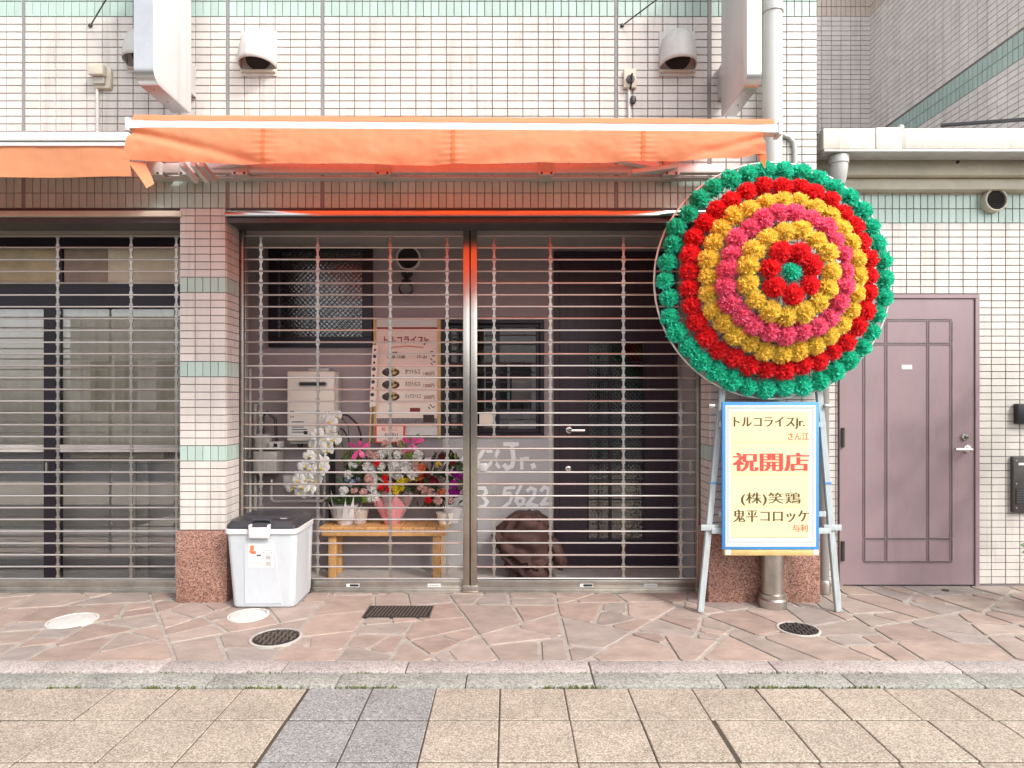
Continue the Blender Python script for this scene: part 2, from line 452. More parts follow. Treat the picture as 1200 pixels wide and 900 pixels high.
# ------------------------------------------------------------------ mesh builder
class MB:
    def __init__(self):
        self.bm = bmesh.new()

    def add(self, verts, faces):
        vs = [self.bm.verts.new(v) for v in verts]
        out = []
        for f in faces:
            try:
                out.append(self.bm.faces.new([vs[i] for i in f]))
            except ValueError:
                pass
        return vs, out

    def box(self, x0, x1, y0, y1, z0, z1, bev=0.0, seg=2, M=None):
        p = [Vector((x, y, z)) for z in (z0, z1) for y in (y0, y1) for x in (x0, x1)]
        if M is not None:
            p = [M @ q for q in p]
        vs, fs = self.add(p, [(0, 2, 3, 1), (4, 5, 7, 6), (0, 1, 5, 4), (2, 6, 7, 3), (0, 4, 6, 2), (1, 3, 7, 5)])
        if bev > 0:
            es = list({e for f in fs for e in f.edges})
            bmesh.ops.bevel(self.bm, geom=es, offset=bev, segments=seg, affect='EDGES', profile=0.5)
        return self

    def bar(self, a, b, w, t, bev=0.0, up=Vector((0, 1, 0))):
        a, b = Vector(a), Vector(b)
        d = (b - a)
        L = d.length
        z = d.normalized()
        x = up.cross(z)
        if x.length < 1e-5:
            x = Vector((1, 0, 0)).cross(z)
        x.normalize()
        y = z.cross(x)
        M = Matrix((x, y, z)).transposed().to_4x4()
        M.translation = a
        return self.box(-w / 2, w / 2, -t / 2, t / 2, 0, L, bev, 1, M)

    def tube(self, pts, r, n=10, cap=True):
        pts = [Vector(p) for p in pts]
        rs = r if isinstance(r, (list, tuple)) else [r] * len(pts)
        rings = []
        t0 = (pts[1] - pts[0]).normalized()
        u = t0.orthogonal().normalized()
        for i, p in enumerate(pts):
            t = (pts[min(i + 1, len(pts) - 1)] - pts[max(i - 1, 0)]).normalized()
            u = (u - t * u.dot(t)).normalized()
            v = t.cross(u)
            rings.append([self.bm.verts.new(p + (u * math.cos(2 * math.pi * k / n) + v * math.sin(2 * math.pi * k / n)) * rs[i]) for k in range(n)])
        for a, b in zip(rings, rings[1:]):
            for k in range(n):
                self.bm.faces.new((a[k], a[(k + 1) % n], b[(k + 1) % n], b[k]))
        if cap:
            self.bm.faces.new(list(reversed(rings[0])))
            self.bm.faces.new(rings[-1])
        return self

    def lathe(self, prof, c, axis=Vector((0, 0, 1)), n=32, cap=True):
        c = Vector(c)
        axis = Vector(axis).normalized()
        u = axis.orthogonal().normalized()
        v = axis.cross(u)
        rings = []
        for r, h in prof:
            r = max(r, 1e-4)
            rings.append([self.bm.verts.new(c + axis * h + (u * math.cos(2 * math.pi * k / n) + v * math.sin(2 * math.pi * k / n)) * r) for k in range(n)])
        for a, b in zip(rings, rings[1:]):
            for k in range(n):
                self.bm.faces.new((a[k], a[(k + 1) % n], b[(k + 1) % n], b[k]))
        if cap:
            self.bm.faces.new(list(reversed(rings[0])))
            self.bm.faces.new(rings[-1])
        return self

    def prism(self, poly, y0, y1):
        """poly: (x, z) outline, extruded along y"""
        n = len(poly)
        vs = [(x, y0, z) for x, z in poly] + [(x, y1, z) for x, z in poly]
        fs = [tuple(range(n)), tuple(reversed(range(n, 2 * n)))] + [(i, i + n, (i + 1) % n + n, (i + 1) % n) for i in range(n)]
        self.add(vs, fs)
        return self

    def grid(self, f, nu, nv):
        vs = [[self.bm.verts.new(f(i / nu, j / nv)) for j in range(nv + 1)] for i in range(nu + 1)]
        for i in range(nu):
            for j in range(nv):
                self.bm.faces.new((vs[i][j], vs[i + 1][j], vs[i + 1][j + 1], vs[i][j + 1]))
        return self

    def mesh(self, name, mats, off=Vector((0, 0, 0)), smooth=35, fixn=True):
        if fixn:
            bmesh.ops.recalc_face_normals(self.bm, faces=self.bm.faces)
        if off.length:
            bmesh.ops.translate(self.bm, verts=self.bm.verts, vec=-off)
        me = bpy.data.meshes.new(name)
        self.bm.to_mesh(me)
        self.bm.free()
        for m in (mats if isinstance(mats, (list, tuple)) else [mats]):
            me.materials.append(m)
        if smooth and len(me.polygons):
            me.polygons.foreach_set('use_smooth', [True] * len(me.polygons))
            me.set_sharp_from_angle(angle=R(smooth))
        return me

    def build(self, name, mats, parent=None, smooth=35, fixn=True):
        off = ROOTLOC.get(parent.name, Vector((0, 0, 0))) if parent else Vector((0, 0, 0))
        me = self.mesh(name, mats, off, smooth, fixn)
        return link(name, me, parent)


ROOTLOC = {}


def link(name, me, parent=None, loc=None):
    o = bpy.data.objects.new(name, me)
    COL.objects.link(o)
    if parent:
        o.parent = parent
        ROOTLOC[o.name] = ROOTLOC.get(parent.name, Vector((0, 0, 0)))
    if loc is not None:
        o.location = Vector(loc) - (ROOTLOC.get(parent.name, Vector((0, 0, 0))) if parent else Vector((0, 0, 0)))
    return o


def thing(name, label, cat, loc=(0, 0, 0), group=None):
    o = bpy.data.objects.new(name, None)
    COL.objects.link(o)
    o.location = loc
    o.empty_display_size = 0.1
    o['label'] = label
    o['category'] = cat
    if group:
        o['group'] = group
    ROOTLOC[o.name] = Vector(loc)
    return o


def structure(name):
    o = bpy.data.objects.new(name, None)
    COL.objects.link(o)
    o['kind'] = 'structure'
    ROOTLOC[o.name] = Vector((0, 0, 0))
    return o


def tag(o, label, cat, group=None):
    o['label'] = label
    o['category'] = cat
    if group:
        o['group'] = group
    return o


# ------------------------------------------------------------------ lettering
TEXTS = {}


def prepare_texts(items):
    tmp = []
    for s, off in items:
        cu = bpy.data.curves.new('lettering_source', 'FONT')
        cu.body = s
        cu.size = 1.0
        cu.offset = off
        cu.resolution_u = 4
        o = bpy.data.objects.new('lettering_source', cu)
        COL.objects.link(o)
        tmp.append((s, off, o))
    dg = bpy.context.evaluated_depsgraph_get()
    dg.update()
    for s, off, o in tmp:
        me = bpy.data.meshes.new_from_object(o.evaluated_get(dg))
        vs = [(v.co.x, v.co.y) for v in me.vertices]
        fs = [tuple(p.vertices) for p in me.polygons]
        TEXTS[(s, off)] = (vs, fs)
        bpy.data.meshes.remove(me)
    for s, off, o in tmp:
        cu = o.data
        bpy.data.objects.remove(o)
        bpy.data.curves.remove(cu)


def put_text(mb, s, off, x0, x1, z0, z1, y, smear=0, slant=0.0, jit=0.0):
    """fits the lettering into the rectangle, facing the street; smear thickens upright strokes only"""
    vs, fs = TEXTS[(s, off)]
    if not vs:
        return
    xs = [v[0] for v in vs]
    zs = [v[1] for v in vs]
    ax, bx, az, bz = min(xs), max(xs), min(zs), max(zs)
    kx, kz = (x1 - x0) / max(1e-6, bx - ax), (z1 - z0) / max(1e-6, bz - az)
    n = 5 if smear else 1
    for k in range(n):
        dx = (k / (n - 1) - 0.5) * smear if n > 1 else 0
        mb.add([(x0 + (x - ax) * kx + dx + slant * (z - az) * kz, y - 0.00015 * k, z0 + (z - az) * kz) for x, z in vs], fs)


T_LIST = [("トルコライスJr.", -0.012), ("さん江", 0.0), ("祝開店", -0.004), ("(株)笑鶏", -0.012), ("鬼平コロッケ", -0.012), ("与利", 0.0),
          ("トルコライスJr.", 0.022), ("かつトルコ", 0.01), ("えびトルコ", 0.01), ("ミックストルコ", 0.01), ("1400円", 0.005), ("1500円", 0.005),
          ("2000円", 0.005), ("11:30~15:00", 0.01), ("17~21", 0.01), ("営業時間", 0.01), ("トルコライス", 0.03), ("Jr.", 0.03), ("3", 0.03), ("5622", 0.03), ("祝", 0.015), ("L", 0.02)]
T_LIST.append(("トルコライ", .03))
prepare_texts(T_LIST)

# ------------------------------------------------------------------ tiles
TILE_MESH = {}


def tile_mesh(w, h, m, t=0.006):
    key = (round(w, 4), round(h, 4), m.name)
    if key not in TILE_MESH:
        mb = MB()
        c = 0.0015
        vs = []
        for (ix, y) in ((0, 0.004), (0, -t + c), (c, -t)):
            vs += [(-w / 2 + ix, y, -h / 2 + ix), (w / 2 - ix, y, -h / 2 + ix), (w / 2 - ix, y, h / 2 - ix), (-w / 2 + ix, y, h / 2 - ix)]
        fs = [(8, 9, 10, 11)]
        for b in (0, 4):
            for i in range(4):
                fs.append((b + i, b + (i + 1) % 4, b + 4 + (i + 1) % 4, b + 4 + i))
        mb.add(vs, fs)
        TILE_MESH[key] = mb.mesh('tile', m, smooth=0)
    return TILE_MESH[key]


def in_view(p, margin=8):
    d = p.y + CAMD
    if d < 0.2:
        return False
    px, py = VPX + p.x * FPX / d, VPY - (p.z - CAMH) * FPX / d
    return -margin < px < 1200 + margin and -margin < py < 900 + margin


class Tiler:
    """lays tiles on a wall: up to 300 of each name that are in view as objects, the rest joined"""

    def __init__(self, root, hidden=None, limit=296):
        self.root, self.items, self.hidden, self.limit = root, [], hidden, limit

    def lay(self, name, c, w, h, m, rz=0.0):
        self.items.append((name, Vector(c), w, h, m, rz))

    def finish(self):
        by = {}
        for it in self.items:
            by.setdefault(it[0], []).append(it)
        cp = Vector((0, -CAMD, CAMH))
        for name, its in by.items():
            vis = [i for i in its if in_view(i[1]) and not (self.hidden and self.hidden(i[1]))]
            vis.sort(key=lambda i: (i[1] - cp).length)
            singles = vis[:self.limit]
            ids = {id(i) for i in singles}
            rest = [i for i in its if id(i) not in ids]
            for _, c, w, h, m, rz in singles:
                o = link(name, tile_mesh(w, h, m), self.root, c)
                o.rotation_euler = (R(rnd.uniform(-.35, .35)), 0, rz + R(rnd.uniform(-.35, .35)))
            if rest:
                mb = MB()
                for _, c, w, h, m, rz in rest:
                    src = tile_mesh(w, h, m)
                    M = Matrix.Translation(c) @ Matrix.Rotation(rz + R(rnd.uniform(-.3, .3)), 4, 'Z')
                    mb.add([M @ v.co for v in src.vertices], [tuple(p.vertices) for p in src.polygons])
                o = mb.build(name + 's', rest[0][4], self.root, smooth=0, fixn=False)
                o['kind'] = 'stuff'


# ------------------------------------------------------------------ ground
ground = MB().box(-40, 40, -40, 8, -0.30, -0.16).build('road', M_ASPHALT, smooth=0)
ground['kind'] = 'structure'

KY0, KY1, KY2 = -0.94, -1.073, -1.222        # back and front edges of the two kerb rows
paving = structure('crazy_paving')
MB().box(-9, 9, KY0, 0.9, -0.15, -0.006).build('mortar_bed', M_MORTAR, paving, smooth=0)


def clip_poly(poly, p, d):
    """keeps the side of the line (p, normal d) that d points to"""
    out = []
    for i in range(len(poly)):
        a, b = poly[i], poly[(i + 1) % len(poly)]
        da, db = (a - p).dot(d), (b - p).dot(d)
        if da >= 0:
            out.append(a)
        if (da >= 0) != (db >= 0):
            out.append(a + (b - a) * (da / (da - db)))
    return out


def area(p):
    return abs(sum(p[i].x * p[(i + 1) % len(p)].y - p[(i + 1) % len(p)].x * p[i].y for i in range(len(p)))) / 2


def centroid(p):
    return sum(p, Vector((0, 0))) / len(p)


def inset(poly, g):
    out = list(poly)
    c = centroid(poly)
    for i in range(len(poly)):
        a, b = poly[i], poly[(i + 1) % len(poly)]
        e = b - a
        if e.length < 1e-4:
            continue
        nrm = Vector((-e.y, e.x)).normalized()
        if (c - a).dot(nrm) < 0:
            nrm = -nrm
        out = clip_poly(out, a + nrm * g * srnd.uniform(0.7, 1.4), nrm)
        if len(out) < 3:
            return []
    return out


srnd = random.Random(21)


def compact(p):
    per = sum((p[k] - p[(k + 1) % len(p)]).length for k in range(len(p)))
    return area(p) / per ** 2


def shatter(poly, target):
    """splits a slab again and again, keeping the chunkiest of several trial cuts"""
    if area(poly) < target * srnd.uniform(0.45, 1.9):
        return [poly]
    c = centroid(poly)
    best = max(((p, q) for p in poly for q in poly), key=lambda t: (t[0] - t[1]).length)
    ext = best[0] - best[1]
    ax = ext.normalized()
    tries = []
    for _ in range(7):
        ang = srnd.uniform(-0.75, 0.75)
        d = Vector((ax.x * math.cos(ang) - ax.y * math.sin(ang), ax.x * math.sin(ang) + ax.y * math.cos(ang)))
        p = c + ax * srnd.uniform(-0.2, 0.2) * ext.length
        A, B = clip_poly(poly, p, d), clip_poly(poly, p, -d)
        if len(A) >= 3 and len(B) >= 3:
            tries.append((min(compact(A), compact(B)) * srnd.uniform(.85, 1.15), A, B))
    if not tries:
        return [poly]
    _, A, B = max(tries, key=lambda t: t[0])
    return [q for h in (A, B) if area(h) > 0.004 for q in shatter(h, target)]


def chop(poly):
    """knocks off sharp corners, as a mason would"""
    out = []
    n = len(poly)
    for k in range(n):
        a, b, c = poly[k - 1], poly[k], poly[(k + 1) % n]
        u, v = (a - b), (c - b)
        if u.length < 1e-4 or v.length < 1e-4:
            continue
        ang = u.angle(v)
        f = .010 + (.055 if ang < 1.0 else .020 if ang < 1.45 else .004) * srnd.uniform(.5, 1.2)
        f1, f2 = min(f * srnd.uniform(.6, 1.3), u.length * .4), min(f * srnd.uniform(.6, 1.3), v.length * .4)
        out += [b + u.normalized() * f1, b + v.normalized() * f2]
    return out


def rough_edge(poly):
    """breaks long edges into slightly wandering ones"""
    out = []
    for i in range(len(poly)):
        a, b = poly[i], poly[(i + 1) % len(poly)]
        L = (b - a).length
        n = max(1, int(L / 0.14))
        nrm = Vector((-(b - a).y, (b - a).x)).normalized() if L > 1e-4 else Vector((0, 0))
        for k in range(n):
            q = a + (b - a) * (k / n)
            if k:
                q = q + nrm * srnd.uniform(-0.005, 0.005)
            out.append(q)
    return out


for (xa, xb) in ((-5.2, -3.2), (-3.2, -1.2), (-1.2, 0.31), (0.31, 2.1), (2.1, 3.9), (3.9, 5.4)):
    base = [Vector((xa, KY0)), Vector((xb, KY0)), Vector((xb, 0.345)), Vector((xa, 0.345))]
    for poly in shatter(base, 0.085):
        q = inset(poly, 0.0095)
        if len(q) < 3 or area(q) < 0.003:
            continue
        q = rough_edge(chop(q))
        if sum(q[i].x * q[(i + 1) % len(q)].y - q[(i + 1) % len(q)].x * q[i].y for i in range(len(q))) < 0:
            q.reverse()
        c = centroid(q)
        top = srnd.uniform(-0.0015, 0.0015)
        mb = MB()
        n = len(q)
        vs = [(v.x, v.y, -0.05) for v in q] + [(v.x, v.y, top - 0.003) for v in q]
        qi = [v + (c - v).normalized() * 0.004 for v in q]
        vs += [(v.x, v.y, top + 0.0005) for v in qi]
        fs = [tuple(range(2 * n, 3 * n))]
        for b in (0, n):
            fs += [(b + i, b + (i + 1) % n, b + n + (i + 1) % n, b + n + i) for i in range(n)]
        mb.add(vs, fs)
        mb.build('flagstone', M_STONE, paving, smooth=0)

kerb = structure('kerb')
MB().box(-9, 9, KY2, KY0 - 0.0005, -0.20, -0.012).build('kerb_bed', M_JOINT, kerb, smooth=0)
krnd = random.Random(3)
x = -5.3
while x < 5:
    L = krnd.choice((0.6, 0.6, 0.9))
    MB().box(x + .003, x + L - .003, KY1 + .004, KY0 - .004, -0.1, 0.006 + krnd.uniform(0, .002), 0.006, 2).build('kerb_stone', M_KERBP, kerb)
    x += L
x = -5.6
while x < 5:
    L = 0.6
    MB().box(x + .002, x + L - .002, KY2 + .006, KY1 - .002, -0.1, 0.0 + krnd.uniform(0, .002), 0.008, 2).build('kerb_block', M_KERBG, kerb)
    x += L

walk = structure('sidewalk')
MB().box(-9, 9, -4.9, KY2 - 0.0005, -0.15, -0.0085).build('paver_bed', M_JOINT, walk, smooth=0)
PVX0, PVP, PVD = -0.039, 0.2927, 0.2985
rowy = [KY2 - 0.002, -1.511, -1.812, -2.112, -2.412, -2.712]
pm = {}
prnd = random.Random(5)
for r in range(len(rowy) - 1):
    for k in range(-13, 13):
        xa = PVX0 + k * PVP
        g = 0.0042
        if k == -3:
            xa += 0.002
        xb = PVX0 + (k + 1) * PVP
        if k < -3:
            xa, xb = xa - 0.008, xb - 0.008
        sh = 0.012 if (r == 1 and k >= 3) else 0
        grey = k in (-3, -2)
        mb = MB().box(xa + sh + g * prnd.uniform(.4, .8), xb + sh - g * prnd.uniform(.4, .8), rowy[r + 1] + g * 1.1, rowy[r] - g * 1.1, -0.06, -0.004 + prnd.uniform(-.0016, .0016), 0.003, 1)
        mb.build('paver', M_PAVERG if grey else M_PAVER, walk, smooth=0)
for j in range(9):
    MB().box(-9 + j * 2.01, -7 + j * 2.01, -4.88, rowy[-1] - .003, -0.06, -0.004).build('paving_slab', M_PAVER, walk, smooth=0)
# moss tufts growing along the kerb joint
mb = MB()
for k in range(420):
    px = prnd.choice((180, 300, 330, 430, 440, 650, 675, 690, 890, 905, 925, 955, 1010, 75, 220)) + prnd.gauss(0, 12)
    yy = prnd.choice((KY2 + 0.001, KY2 + 0.001, KY1 - 0.001))
    X = WX(px, yy) + prnd.uniform(-.02, .02)
    a = prnd.uniform(0, 6.28)
    h = prnd.uniform(.004, .014)
    dx, dy = math.cos(a) * .006, math.sin(a) * .006
    yy += prnd.uniform(-.006, .006)
    mb.add([(X - dx, yy - dy, -.008), (X + dx, yy + dy, -.008), (X + dx * .2 + prnd.uniform(-.006, .006), yy + prnd.uniform(-.006, .006), -.003 + h)], [(0, 1, 2)])
o = mb.build('moss', M_MOSS, smooth=0)
o['kind'] = 'stuff'


def ground_at(px, py):
    Zd = FPX * CAMH / (py - VPY)
    return Vector(((px - VPX) * Zd / FPX, Zd - CAMD, 0))


def round_cover(px, py, wpx, m, label, pattern, name='manhole_cover', group=None):
    c = ground_at(px, py)
    r = wpx / S(c.y) / 2
    t = thing(name, label, 'manhole cover' if pattern else 'utility cover', c, group)
    MB().lathe([(r * 1.03, -.03), (r * 1.03, .004), (r * 1.0, .0065), (r * .925, .0065), (r * .92, .001)], c, n=40, cap=False).build('frame_ring', M_METER if pattern else M_CONCCOV, t)
    MB().lathe([(r * .89, -.03), (r * .89, .0015), (r * .87, .002), (.0, .0022)], c, n=40, cap=False).build('lid', M_RECESS if pattern else m, t)
    if pattern:
        mb = MB()
        q = r * .80
        st = r * .23
        n = int(q / st) + 1
        for i in range(-n, n + 1):
            for j in range(-n, n + 1):
                X, Y = i * st, j * st
                if X * X + Y * Y < q * q:
                    a, b = (st * .42, st * .17) if (i + j) % 2 else (st * .17, st * .42)
                    mb.box(c.x + X - a, c.x + X + a, c.y + Y - b, c.y + Y + b, .001, .0085)
        o = mb.build('tread_pattern', m, t, smooth=0)
        o['kind'] = 'stuff'
    return t


round_cover(85, 727.5, 52, M_CONCCOV, 'white round utility cover set in the flagstones before the neighbouring shutter', False, 'utility_cover')
round_cover(291, 721.5, 45, M_CONCCOV, 'white round utility cover in the flagstones just in front of the plastic bin', False, 'utility_cover')
round_cover(323.5, 747.5, 58, M_IRONB, 'brown iron manhole cover with a tread pattern between the bin and the kerb', True)
round_cover(935.5, 737.5, 47, M_IRON, 'dark iron manhole cover in the flagstones by the wreath stand', True)

c = ground_at(467.5, 717)
t = thing('drain_grate', 'rectangular iron drain cover with slanted ribs in front of the shutter', 'drain cover', c)
a0, a1 = ground_at(429, 724), ground_at(431, 710.3)
hw = 37.5 / S(c.y)
MB().box(c.x - hw, c.x + hw, a0.y, a1.y, -.03, .0035, .002, 1).build('cover_plate', M_RECESS, t)
for (x0, x1, y0, y1) in ((c.x - hw - .006, c.x - hw - .001, a0.y - .006, a1.y + .006), (c.x + hw + .001, c.x + hw + .006, a0.y - .006, a1.y + .006)):
    MB().box(x0, x1, y0, y1, -.03, .006).build('frame_edge', M_IRONB, t, smooth=0)
nrib = 17
for i in range(nrib):
    X = c.x - hw + .02 + i * (2 * hw - .05) / (nrib - 1)
    MB().bar((X, a0.y + .012, .005), (X + .02, a1.y - .012, .005), .006, .006, up=Vector((0, 0, 1))).build('rib', M_IRONB, t, smooth=0)
c = ground_at(1108, 692)
tag(MB().lathe([(.022, -.02), (.022, .004), (.014, .0045), (.013, -.004)], c, n=20).build('floor_socket', M_IRON), 'tiny round iron socket in the paving before the mauve door', 'floor socket')

# ------------------------------------------------------------------ main facade
FY = 0.0
ZB0, ZB1 = 2.566, 2.766           # lower mint band
ZM0, ZM1 = 3.816, 4.016           # upper mint band
CORNER = 2.012
facade = thing('tiled_facade', 'cream tiled upper facade with mint bands and grey movement joints over the shopfront', 'wall', (0, 0, ZB0))
MB().box(-4.9, CORNER - .006, FY + .001, 0.24, ZB0, 5.2).build('wall_core', M_GROUT, facade, smooth=0)
joints = [-4.82, -3.166, -1.834, -1.215, 0.702, 1.31, CORNER + .006]
tl = Tiler(facade, hidden=lambda p: 2.72 < p.z < 3.13)
for ja, jb in zip(joints, joints[1:]):
    a, b = ja + .010, jb - .010
    if jb > CORNER:
        b = CORNER
    n = max(1, round((b - a) / 0.1))
    w = (b - a) / n
    nr = 21
    for i in range(n):
        cx = a + (i + .5) * w
        for r in range(nr):
            h = (ZM0 - ZB1) / nr
            tl.lay('tile', (cx, FY, ZB1 + (r + .5) * h), w - .0052, h - .0052, M_TILE)
        for r in range(4):
            tl.lay('tile', (cx, FY, ZM1 + (r + .5) * .05), w - .0052, .0448, M_TILE)
        for q in (0, 1):
            for hz in (ZB0, ZB1 - .1, ZM0, ZM1 - .1):
                tl.lay('mint_tile', (a + (i + .25 + q * .5) * w, FY, hz + .05), w / 2 - .005, .0948, M_MINT)
tl.finish()
for j in joints[1:-1]:
    MB().box(j - .009, j + .009, FY - .003, FY + .02, ZB0, 5.1).build('caulk_strip', M_CAULK, facade, smooth=0)
MB().box(-2.16, -2.142, FY - .003, FY + .02, ZB0, ZB1).build('caulk_strip', M_CAULK, facade, smooth=0)
MB().box(-4.9, CORNER, FY - .004, FY + .02, ZB0 - .012, ZB0 - .001).build('drip_edge', M_DKGREY, facade, smooth=0)
# lintel trims
zl0, zl1 = WZ(253.6, -.02), WZ(246.8, -.02)
for xa, xb in ((-4.8, WX(212, -.02)), (WX(263.5, -.02), WX(842, -.02))):
    MB().box(xa, xb, -.022, .05, zl0, zl1, .003, 2).build('steel_trim', M_STEEL if xb > 0 else M_BEIGEP, facade)
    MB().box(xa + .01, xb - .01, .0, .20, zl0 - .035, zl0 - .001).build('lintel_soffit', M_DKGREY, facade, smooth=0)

# pillars
PZ = [(ZB0, 9, 'c'), (2.116, 2, 'g'), (2.016, 9, 'c'), (1.566, 2, 'g'), (1.466, 9, 'c'), (1.016, 2, 'g'), (0.916, 9, 'c')]


def pillar(xa, xb, label, ncol, faces):
    t = thing('tiled_pillar', label, 'pillar', ((xa + xb) / 2, .1, 0), 'tiled pillars of the shopfront')
    DEP = 0.215
    MB().box(xa + .004, xb - .004, FY + .001, DEP, .40, ZB0 - .013).build('pillar_core', M_GROUT, t, smooth=0)
    MB().box(xa - .016, xb + .014, FY - .022, DEP - .003, -.05, .462, .004, 2).build('granite_plinth', M_GRANITE, t)
    tl = Tiler(t)
    w = (xb - xa) / ncol
    for (zt, n, k) in PZ:
        if k == 'c':
            for r in range(n):
                zc = zt - (r + .5) * .05
                for i in range(ncol):
                    tl.lay('tile', (xa + (i + .5) * w, FY, zc), w - .0052, .0448, M_TILE)
                for f in faces:
                    X, rz = (xb, math.pi / 2) if f > 0 else (xa, -math.pi / 2)
                    for (ya, yb) in ((.004, .10), (.10, .195)):
                        tl.lay('tile', (X - f * .004, (ya + yb) / 2, zc), yb - ya - .005, .0448, M_TILE, rz)
        else:
            for i in range(ncol * 2):
                tl.lay('mint_tile', (xa + (i + .5) * w / 2, FY, zt - .05), w / 2 - .005, .0948, M_MINT)
            for f in faces:
                X, rz = (xb, math.pi / 2) if f > 0 else (xa, -math.pi / 2)
                for i in range(4):
                    tl.lay('mint_tile', (X - f * .004, .004 + (i + .5) * .0475, zt - .05), .0425, .0948, M_MINT, rz)
    tl.finish()
    return t


pillar(-2.146, -1.845, 'narrow tiled pillar with mint stripes on a red granite plinth behind the plastic bin', 3, (1, -1))
pillar(1.315, CORNER, 'wide tiled pillar on a red granite plinth behind the congratulation board', 7, (-1, 1))

# ------------------------------------------------------------------ entrance recess
BY = 0.80
XL, XR = -2.14, 1.315
ZC = 2.50
recess = thing('entrance_recess', 'mauve painted recessed entrance wall behind the grille shutter', 'wall', (0, BY, 0))
# back wall pieces round the openings: window 1, window 2, door
w1 = (WX(316, BY), WX(437, BY), WZ(407, BY), WZ(283, BY))
w2 = (WX(519, BY), WX(637.5, BY), WZ(512.5, BY), WZ(374.5, BY))
dr = (WX(649, BY), WX(797, BY), 0.0, WZ(295, BY))
wall_rects = [(XL - .2, w1[0], 0, ZC), (w1[0], w1[1], 0, w1[2]), (w1[0], w1[1], w1[3], ZC), (w1[1], w2[0], 0, ZC), (w2[0], w2[1], w2[3], ZC),
              (w2[1], dr[0], w2[2], ZC), (dr[0], dr[1], dr[3], ZC), (dr[1], XR + .14, 0, ZC)]
mb = MB()
for xa, xb, za, zb in wall_rects:
    mb.box(xa, xb, BY, BY + .12, za, zb)
o = mb.build('back_wall', M_WALL, recess, smooth=0)
MB().box(w2[0], dr[0], BY - .001, BY + .12, 0, w2[2]).build('pale_apron', M_WALLG, recess, smooth=0)  # wall below the window, set paler than the mauve around it
MB().box(XR, XR + .12, .222, BY - .001, 0, ZC).build('side_wall', M_WALLG, recess, smooth=0)
MB().box(XL - .12, XL, .24, BY - .001, 0, ZC).build('side_wall', M_WALL, recess, smooth=0)
MB().box(XL, XR, .24, BY - .001, ZC, ZC + .06).build('ceiling_panel', M_CEIL, recess, smooth=0)
o = MB().box(-4.8, XR + .1, 0.20, 1.2, -.04, .002).build('entrance_floor', M_FLOOR, smooth=0)
o['kind'] = 'structure'


def room(name, xa, xb, za, zb, y0, y1, label):
    mb = MB()
    mb.box(xa - .05, xb + .05, y1, y1 + .02, za - .05, zb + .05)
    mb.box(xa - .07, xa - .05, y0, y1, za - .05, zb + .05)
    mb.box(xb + .05, xb + .07, y0, y1, za - .05, zb + .05)
    mb.box(xa - .05, xb + .05, y0, y1, zb + .05, zb + .07)
    mb.box(xa - .05, xb + .05, y0, y1, za - .07, za - .05)
    return tag(mb.build(name, M_ROOM, smooth=0), label, 'room')


def frame_rect(mb, xa, xb, za, zb, wd, y0, y1, bev=.003):
    mb.box(xa, xb, y0, y1, zb - wd, zb, bev, 1)
    mb.box(xa, xb, y0, y1, za, za + wd, bev, 1)
    mb.box(xa, xa + wd, y0, y1, za + wd + .0005, zb - wd - .0005, bev, 1)
    mb.box(xb - wd, xb, y0, y1, za + wd + .0005, zb - wd - .0005, bev, 1)
    return mb


t = thing('patterned_window', 'dark framed window with patterned glass above the water heater', 'window', (w1[0], BY, w1[2]))
frame_rect(MB(), *w1, .078, BY - .03, BY + .06).build('frame', M_FRAME, t)
MB().box(w1[0] + .079, w1[1] - .079, BY - .001, BY + .004, w1[2] + .079, w1[3] - .079).build('pane', M_GLASSP, t, smooth=0)
MB().box(w1[0] + .07, w1[1] - .07, BY + .05, BY + .06, w1[2] + .07, w1[3] - .07).build('dark_interior_sheet', M_ROOM, t, smooth=0)  # dark sheet painted in place of the unlit interior behind the pane
mb = MB()
ww, wh = w1[1] - w1[0] - .16, w1[3] - w1[2] - .16
for k in range(-16, 17):                       # wire lattice in front of the glass, diagonal
    X = (w1[0] + w1[1]) / 2 + k * .042
    for sgn in (1, -1):
        x_lo, x_hi = X - sgn * wh / 2, X + sgn * wh / 2
        # clip to the pane
        xa, xb = w1[0] + .08, w1[1] - .08
        p0, p1 = Vector((x_lo, BY - .006, w1[2] + .08)), Vector((x_hi, BY - .006, w1[3] - .08))
        d = p1 - p0
        t0, t1 = sorted(((xa - p0.x) / d.x, (xb - p0.x) / d.x))
        t0, t1 = max(0, t0), min(1, t1)
        if t1 - t0 > .03:
            mb.tube([p0 + d * t0, p0 + d * t1], .002, 4, False)
o = mb.build('wire_lattice', M_DKGREY, t, smooth=0)
o['kind'] = 'stuff'

t = thing('sliding_window', 'dark framed sliding window between the menu board and the plum door', 'window', (w2[0], BY, w2[2]))
frame_rect(MB(), *w2, .032, BY - .02, BY + .07).build('frame', M_FRAME, t)
mid = WX(584, BY)
frame_rect(MB(), w2[0] + .033, mid + .02, w2[2] + .033, w2[3] - .033, .03, BY + .035, BY + .055).build('sash', M_FRAME, t)
frame_rect(MB(), mid - .02, w2[1] - .033, w2[2] + .033, w2[3] - .033, .03, BY + .005, BY + .03).build('sash', M_FRAME, t)
MB().box(w2[0] + .063, mid - .01, BY + .043, BY + .047, w2[2] + .063, w2[3] - .063).build('pane', M_GLASS, t, smooth=0)
MB().box(mid + .01, w2[1] - .063, BY + .014, BY + .018, w2[2] + .063, w2[3] - .063).build('pane', M_GLASS, t, smooth=0)
